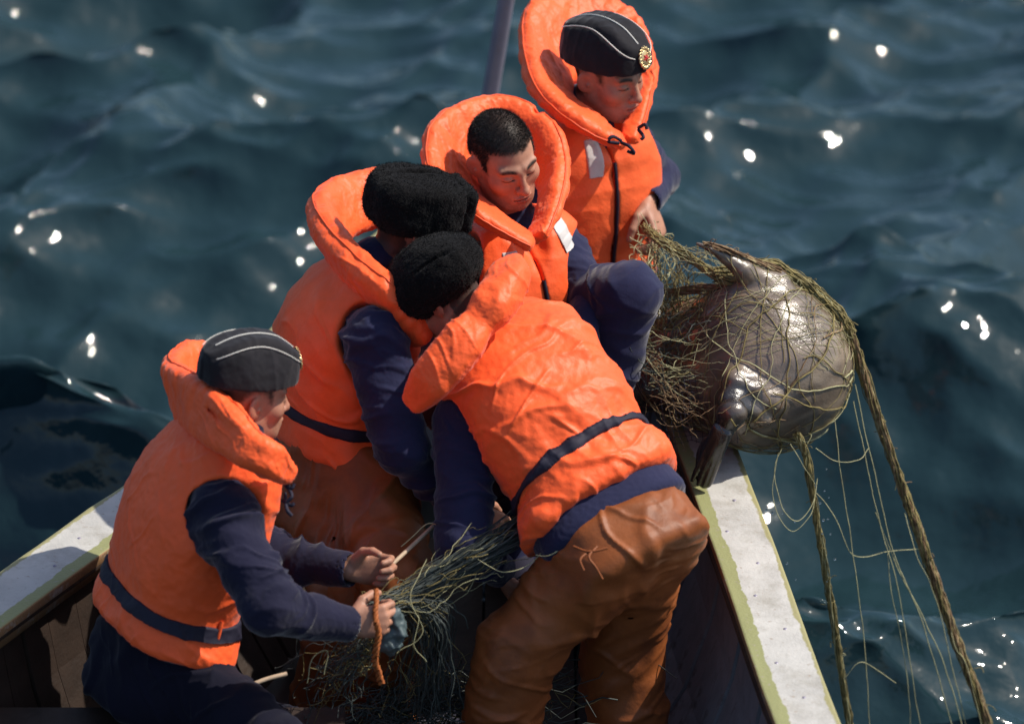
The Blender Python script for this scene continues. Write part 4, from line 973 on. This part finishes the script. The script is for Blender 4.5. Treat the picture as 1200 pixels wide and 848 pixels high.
    # single threads hanging from the carcass
    for pts, r in (([(978, 490, .2), (986, 560, .25), (998, 640, .34), (1010, 730, .44), (1018, 830, .56), (1030, 940, .72)], .0011), ([(1000, 470, .3), (1012, 530, .34), (1030, 610, .42), (1052, 690, .5), (1070, 800, .62), (1092, 930, .8)], .0012),
                   ([(1002, 450, .3), (1022, 540, .36), (1045, 640, .46), (1078, 720, .55), (1102, 800, .66), (1140, 940, .85)], .0013), ([(1026, 600, .42), (1050, 660, .48), (1085, 730, .58), (1110, 790, .66), (1150, 930, .84)], .0014),
                   ([(1040, 648, .47), (1046, 700, .5), (1060, 770, .6), (1066, 830, .66), (1072, 940, .8)], .0010), ([(950, 570, .25), (975, 600, .28), (1000, 650, .36), (1040, 646, .48), (1083, 642, .565)], .0011),
                   ([(956, 525, .2), (980, 540, .22), (1008, 538, .28), (1018, 525, .33)], .0010), ([(958, 560, .25), (952, 590, .22), (935, 610, .2), (918, 598, .18), (910, 570, .17), (908, 545, .16), (916, 526, .16)], .0012),
                   ([(956, 575, .25), (950, 602, .2), (930, 622, .18), (914, 606, .17), (906, 575, .16), (912, 530, .15)], .0009), ([(926, 520, .15), (940, 545, .17), (956, 568, .24)], .0010), ([(988, 795, .5), (1010, 775, .5), (1050, 800, .6)], .0010),
                   ([(1112, 726, .66), (1120, 760, .66), (1136, 790, .7), (1168, 930, .88)], .0011), ([(1060, 600, .5), (1074, 650, .5), (1096, 700, .6), (1118, 790, .7), (1150, 930, .86)], .0012)):
        tubes('thread', [(rope_line(P2(pts), 44, .0035, 9, int(r * 1e5) + len(pts)), r)], M['net2'], net, 4)
    # lines from the bow man's hand to the carcass and the tangle hanging under them
    tubes('rope', [(rope_line(P2([(755, 266, .50), (772, 280, .36), (806, 302, .30), (846, 326, .20), (880, 326, .22)]), 50, .006, 18, 5), .0078)], M['net'], net, 6)
    bundle('rope_strands', P2([(755, 266, .50), (772, 280, .36), (806, 302, .30), (846, 326, .20), (880, 330, .20)]), .013, 40, M['net'], 9, n=46, twist=6.)
    tubes('rope', [(rope_line(P2([(745, 352, .36), (790, 342, .32), (835, 338, .24), (880, 334, .18)]), 50, .006, 18, 6), .0058)], M['net'], net, 6)
    bundle('rope_strands', P2([(745, 352, .36), (790, 342, .32), (835, 338, .24), (880, 334, .18)]), .011, 34, M['weed'], 10, n=40, twist=6.)
    bundle('rope_strands', P2([(824, 286, .12), (850, 292, .12), (880, 304, .16), (915, 318, .2)]), .008, 26, M['weed'], 11, n=30, twist=3.)
    def tangle(name, count, A, B, spread, sag, m, seed, r=(.0006, .0015), n=30, amp=.045):
        gg = np.random.default_rng(seed); L_ = []
        for j in range(count):
            a = P(*(np.array(A[gg.integers(len(A))]) + gg.normal(size=3) * spread)); b = P(*(np.array(B[gg.integers(len(B))]) + gg.normal(size=3) * spread))
            c = (a + b) / 2 + A3(0, 0, -abs(gg.normal()) * sag) + gg.normal(size=3) * .02
            S = spline([a, c, b], n); o = gg.uniform(0, 90, 3); S = S + np.stack([fbm(S * 12 + o + 11 * k, 3) for k in range(3)], 1) * amp * (.3 + gg.random())
            L_.append((S, gg.uniform(*r)))
        t = tubes(name, L_, m, net, 4); t['kind'] = 'stuff'; return t
    sp = np.array([10, 10, .04])
    tangle('tangled_twine', 46, [(775, 290, .36), (800, 305, .3)], [(770, 400, .34), (790, 360, .3), (760, 420, .3)], sp, .03, M['net'], 31)
    tangle('tangled_twine', 30, [(770, 300, .36), (765, 350, .34), (770, 400, .3)], [(835, 350, .2), (805, 400, .2), (800, 430, .2)], sp, .05, M['net'], 32, r=(.0008, .0018))
    tangle('tangled_twine', 22, [(750, 415, .2), (765, 440, .15), (745, 395, .2)], [(830, 400, .14), (845, 440, .1), (825, 470, .12), (870, 380, .08)], sp, .03, M['net2'], 33, r=(.0006, .0011), amp=.02)
    tangle('tangled_twine', 22, [(755, 420, .22), (770, 400, .2), (745, 430, .18)], [(800, 400, .22), (790, 440, .2), (810, 380, .22)], sp * 1.3, .05, M['net3'], 34, amp=.06)
    tangle('tangled_twine', 26, [(757, 270, .46), (765, 285, .42)], [(760, 330, .34), (752, 360, .3), (775, 370, .3)], sp * .7, .01, M['net2'], 35, r=(.0009, .0016))
    tangle('tangled_twine', 22, [(770, 280, .36), (790, 290, .33)], [(860, 320, .18), (880, 318, .2), (830, 300, .2)], sp * .5, .02, M['net2'], 36, r=(.0007, .0011), amp=.008)
    tangle('tangled_twine', 24, [(762, 430, .16), (775, 470, .1), (770, 450, .14)], [(820, 470, .12), (835, 490, .08), (810, 510, .12)], sp, .02, M['weed'], 37, r=(.0007, .0012), amp=.02)
    # dark diamond meshes between the men and the carcass
    L_ = []
    for fam in (0, 1):
        for k in range(13):
            t = np.linspace(0, 1, 16); x = 768 + (k * 6.5 if fam else 80 * t); y = 440 + (80 * t if fam else k * 6.5); x = x + 18 * (t if fam else 0) ; S = np.array([P(a, b, .14 + .03 * math.sin(a * .1)) for a, b in zip(np.broadcast_to(x, 16), np.broadcast_to(y, 16))])
            S = S + np.stack([perlin(S * 20 + 5 * q) for q in range(3)], 1) * .008; L_.append((S, .0008))
    t = tubes('mesh_twine', L_, M['webbing'], net, 3); t['kind'] = 'stuff'
    # ------------------------------------------------------------ the heap being cleared inside the boat
    heap = empty('net_bundle', P(500, 700, -.5), 'grey green net bundle stretched between the near man and centre man', 'net')
    net = heap
    ln = [P(432, 712, -.70), P(470, 700, -.62), P(520, 672, -.58), P(575, 640, -.56), P(640, 600, -.48)]
    def heapb(name, pts, R_, count, m, seed, r, n=40, wob=.7, fan_=1.3):
        gg = np.random.default_rng(seed); S = spline(pts, n); lines = []
        for j in range(count):
            o = gg.normal(size=3) * R_; fan = gg.normal(size=3) * R_ * fan_; u = np.linspace(0, 1, n)[:, None]; q = gg.uniform(0, 60, 3)
            p = S + o * (.35 + u) + fan * u * u + np.stack([fbm(S * 8 + q + 7 * k, 3) for k in range(3)], 1) * R_ * wob
            i0 = gg.integers(0, n // 3); i1 = n - gg.integers(0, n // 2); lines.append((p[i0:i1], gg.uniform(*r)))
        b = tubes(name, lines, m, heap, 4); b['kind'] = 'stuff'
    heapb('net_strands', ln, .017, 330, M['net3'], 41, (.0008, .0022), fan_=.6); heapb('net_strands', ln, .024, 30, M['net'], 42, (.0006, .0012), wob=1.3); heapb('net_strands', ln, .026, 12, M['net2'], 43, (.0005, .0009), wob=1.9)
    dn = [P(444, 715, -.68), P(480, 705, -.60), P(505, 730, -.55), P(500, 790, -.45), P(490, 850, -.35)]
    heapb('net_strands', dn, .030, 120, M['net3'], 44, (.0007, .0018)); heapb('net_strands', dn, .035, 24, M['net'], 45, (.0006, .0011), wob=1.7)
    dl = [P(440, 735, -.70), P(425, 760, -.66), P(400, 785, -.6), P(380, 830, -.5)]
    heapb('net_strands', dl, .030, 26, M['net'], 46, (.0006, .0013), wob=2.); heapb('net_strands', dl, .03, 60, M['net3'], 47, (.0007, .0018), wob=1.7)
    fl = [P(380, 850, -.35), P(470, 840, -.3), P(560, 830, -.25), P(690, 830, -.25)]
    heapb('net_strands', fl, .05, 120, M['net3'], 48, (.0008, .002), wob=1.7); heapb('net_strands', fl, .05, 24, M['net'], 49, (.0006, .0011), wob=2.)
    for j, (pts, r) in enumerate((([(560, 655, -.62), (590, 672, -.64), (622, 660, -.62), (640, 640, -.6), (665, 615, -.58)], .0011), ([(500, 655, -.62), (480, 700, -.66), (495, 740, -.66), (465, 765, -.66)], .0010), ([(470, 640, -.5), (500, 615, -.5), (530, 620, -.55)], .0014), ([(360, 800, -.7), (368, 770, -.72), (384, 762, -.72), (380, 790, -.7)], .0011), ([(470, 715, -.7), (492, 722, -.72), (486, 755, -.72), (500, 775, -.7)], .0009), ([(690, 620, -.62), (650, 648, -.66), (628, 650, -.64)], .0014))):
        tubes('thread', [(rope_line(P2(pts), 40, .006, 9, 60 + j), r)], M['net2'], heap, 5)
    # orange rope, plastic, stick
    S = rope_line(P2([(441, 690, -.80), (440, 715, -.82), (444, 745, -.82), (440, 775, -.78), (447, 800, -.74)]), 60, .004, 20, 71); u = np.linspace(0, 40, 60)
    T = np.gradient(S, axis=0); T /= np.linalg.norm(T, axis=1)[:, None]; X = np.cross(T, A3(.3, .9, .1)); Y = np.cross(T, X)
    ro = empty('orange_rope', P(442, 800, -.7), 'short frayed orange rope hanging from the near man\'s hand', 'rope')
    for k in range(3): tubes('rope_strand', [(S + .0055 * (np.cos(u + 2.09 * k)[:, None] * X + np.sin(u + 2.09 * k)[:, None] * Y), .0042)], M['rust'], ro, 6)
    F = Field(); F.add(d_ell(P(462, 735, -.74), A3(.030, .020, .050)), .01); F.add(d_ell(P(456, 752, -.73), A3(.022, .018, .03)), .02)
    lo, hi = bbox([P(462, 735, -.74)], .11); o = finish(F, lo, hi, .004, 'plastic_scrap', M['plastic'], None, lambda v, n: .010 * fbm(v * 34, 3) + crease(v, A3(.6, .2, .7), 30, 9, .010, 2., .15, .4))
    tag(o, 'crumpled blue grey plastic scrap caught in net beside the hands', 'plastic scrap')
    o = tubes('stick', [(spline(P2([(452, 668, -.56), (480, 642, -.5), (508, 616, -.44)]), 10), .0055)], M['wood'], None, 8); tag(o, 'thin pale stick poking out of the net bundle', 'stick')
    o = tubes('batten', [(spline(P2([(286, 806, -.72), (310, 796, -.70), (336, 789, -.68)]), 10), .0065)], M['wood'], None, 4); tag(o, 'short pale wooden batten lying by the near man\'s knee', 'batten')
    gg = np.random.default_rng(77)
    src = None
    for k in range(26):
        px, py = gg.uniform(885, 985), gg.uniform(545, 690); p = P(px, py, gg.uniform(.15, .3)); F = gg.uniform(.0016, .0036)
        if src is None:
            bm = bpy.data.meshes.new('water_drop'); import bmesh; b = bmesh.new(); bmesh.ops.create_icosphere(b, subdivisions=2, radius=1); b.to_mesh(bm); b.free(); bm.polygons.foreach_set('use_smooth', np.ones(len(bm.polygons), bool)); bm.materials.append(M['water_drop']); src = bm
        d = bpy.data.objects.new('water_drop', src); C.objects.link(d); d.location = tuple(p); d.scale = (F, F, F * 1.15); tag(d, 'small clear water drop falling from the wet netting below the seal', 'water drop', 'drops falling from the net')
net()
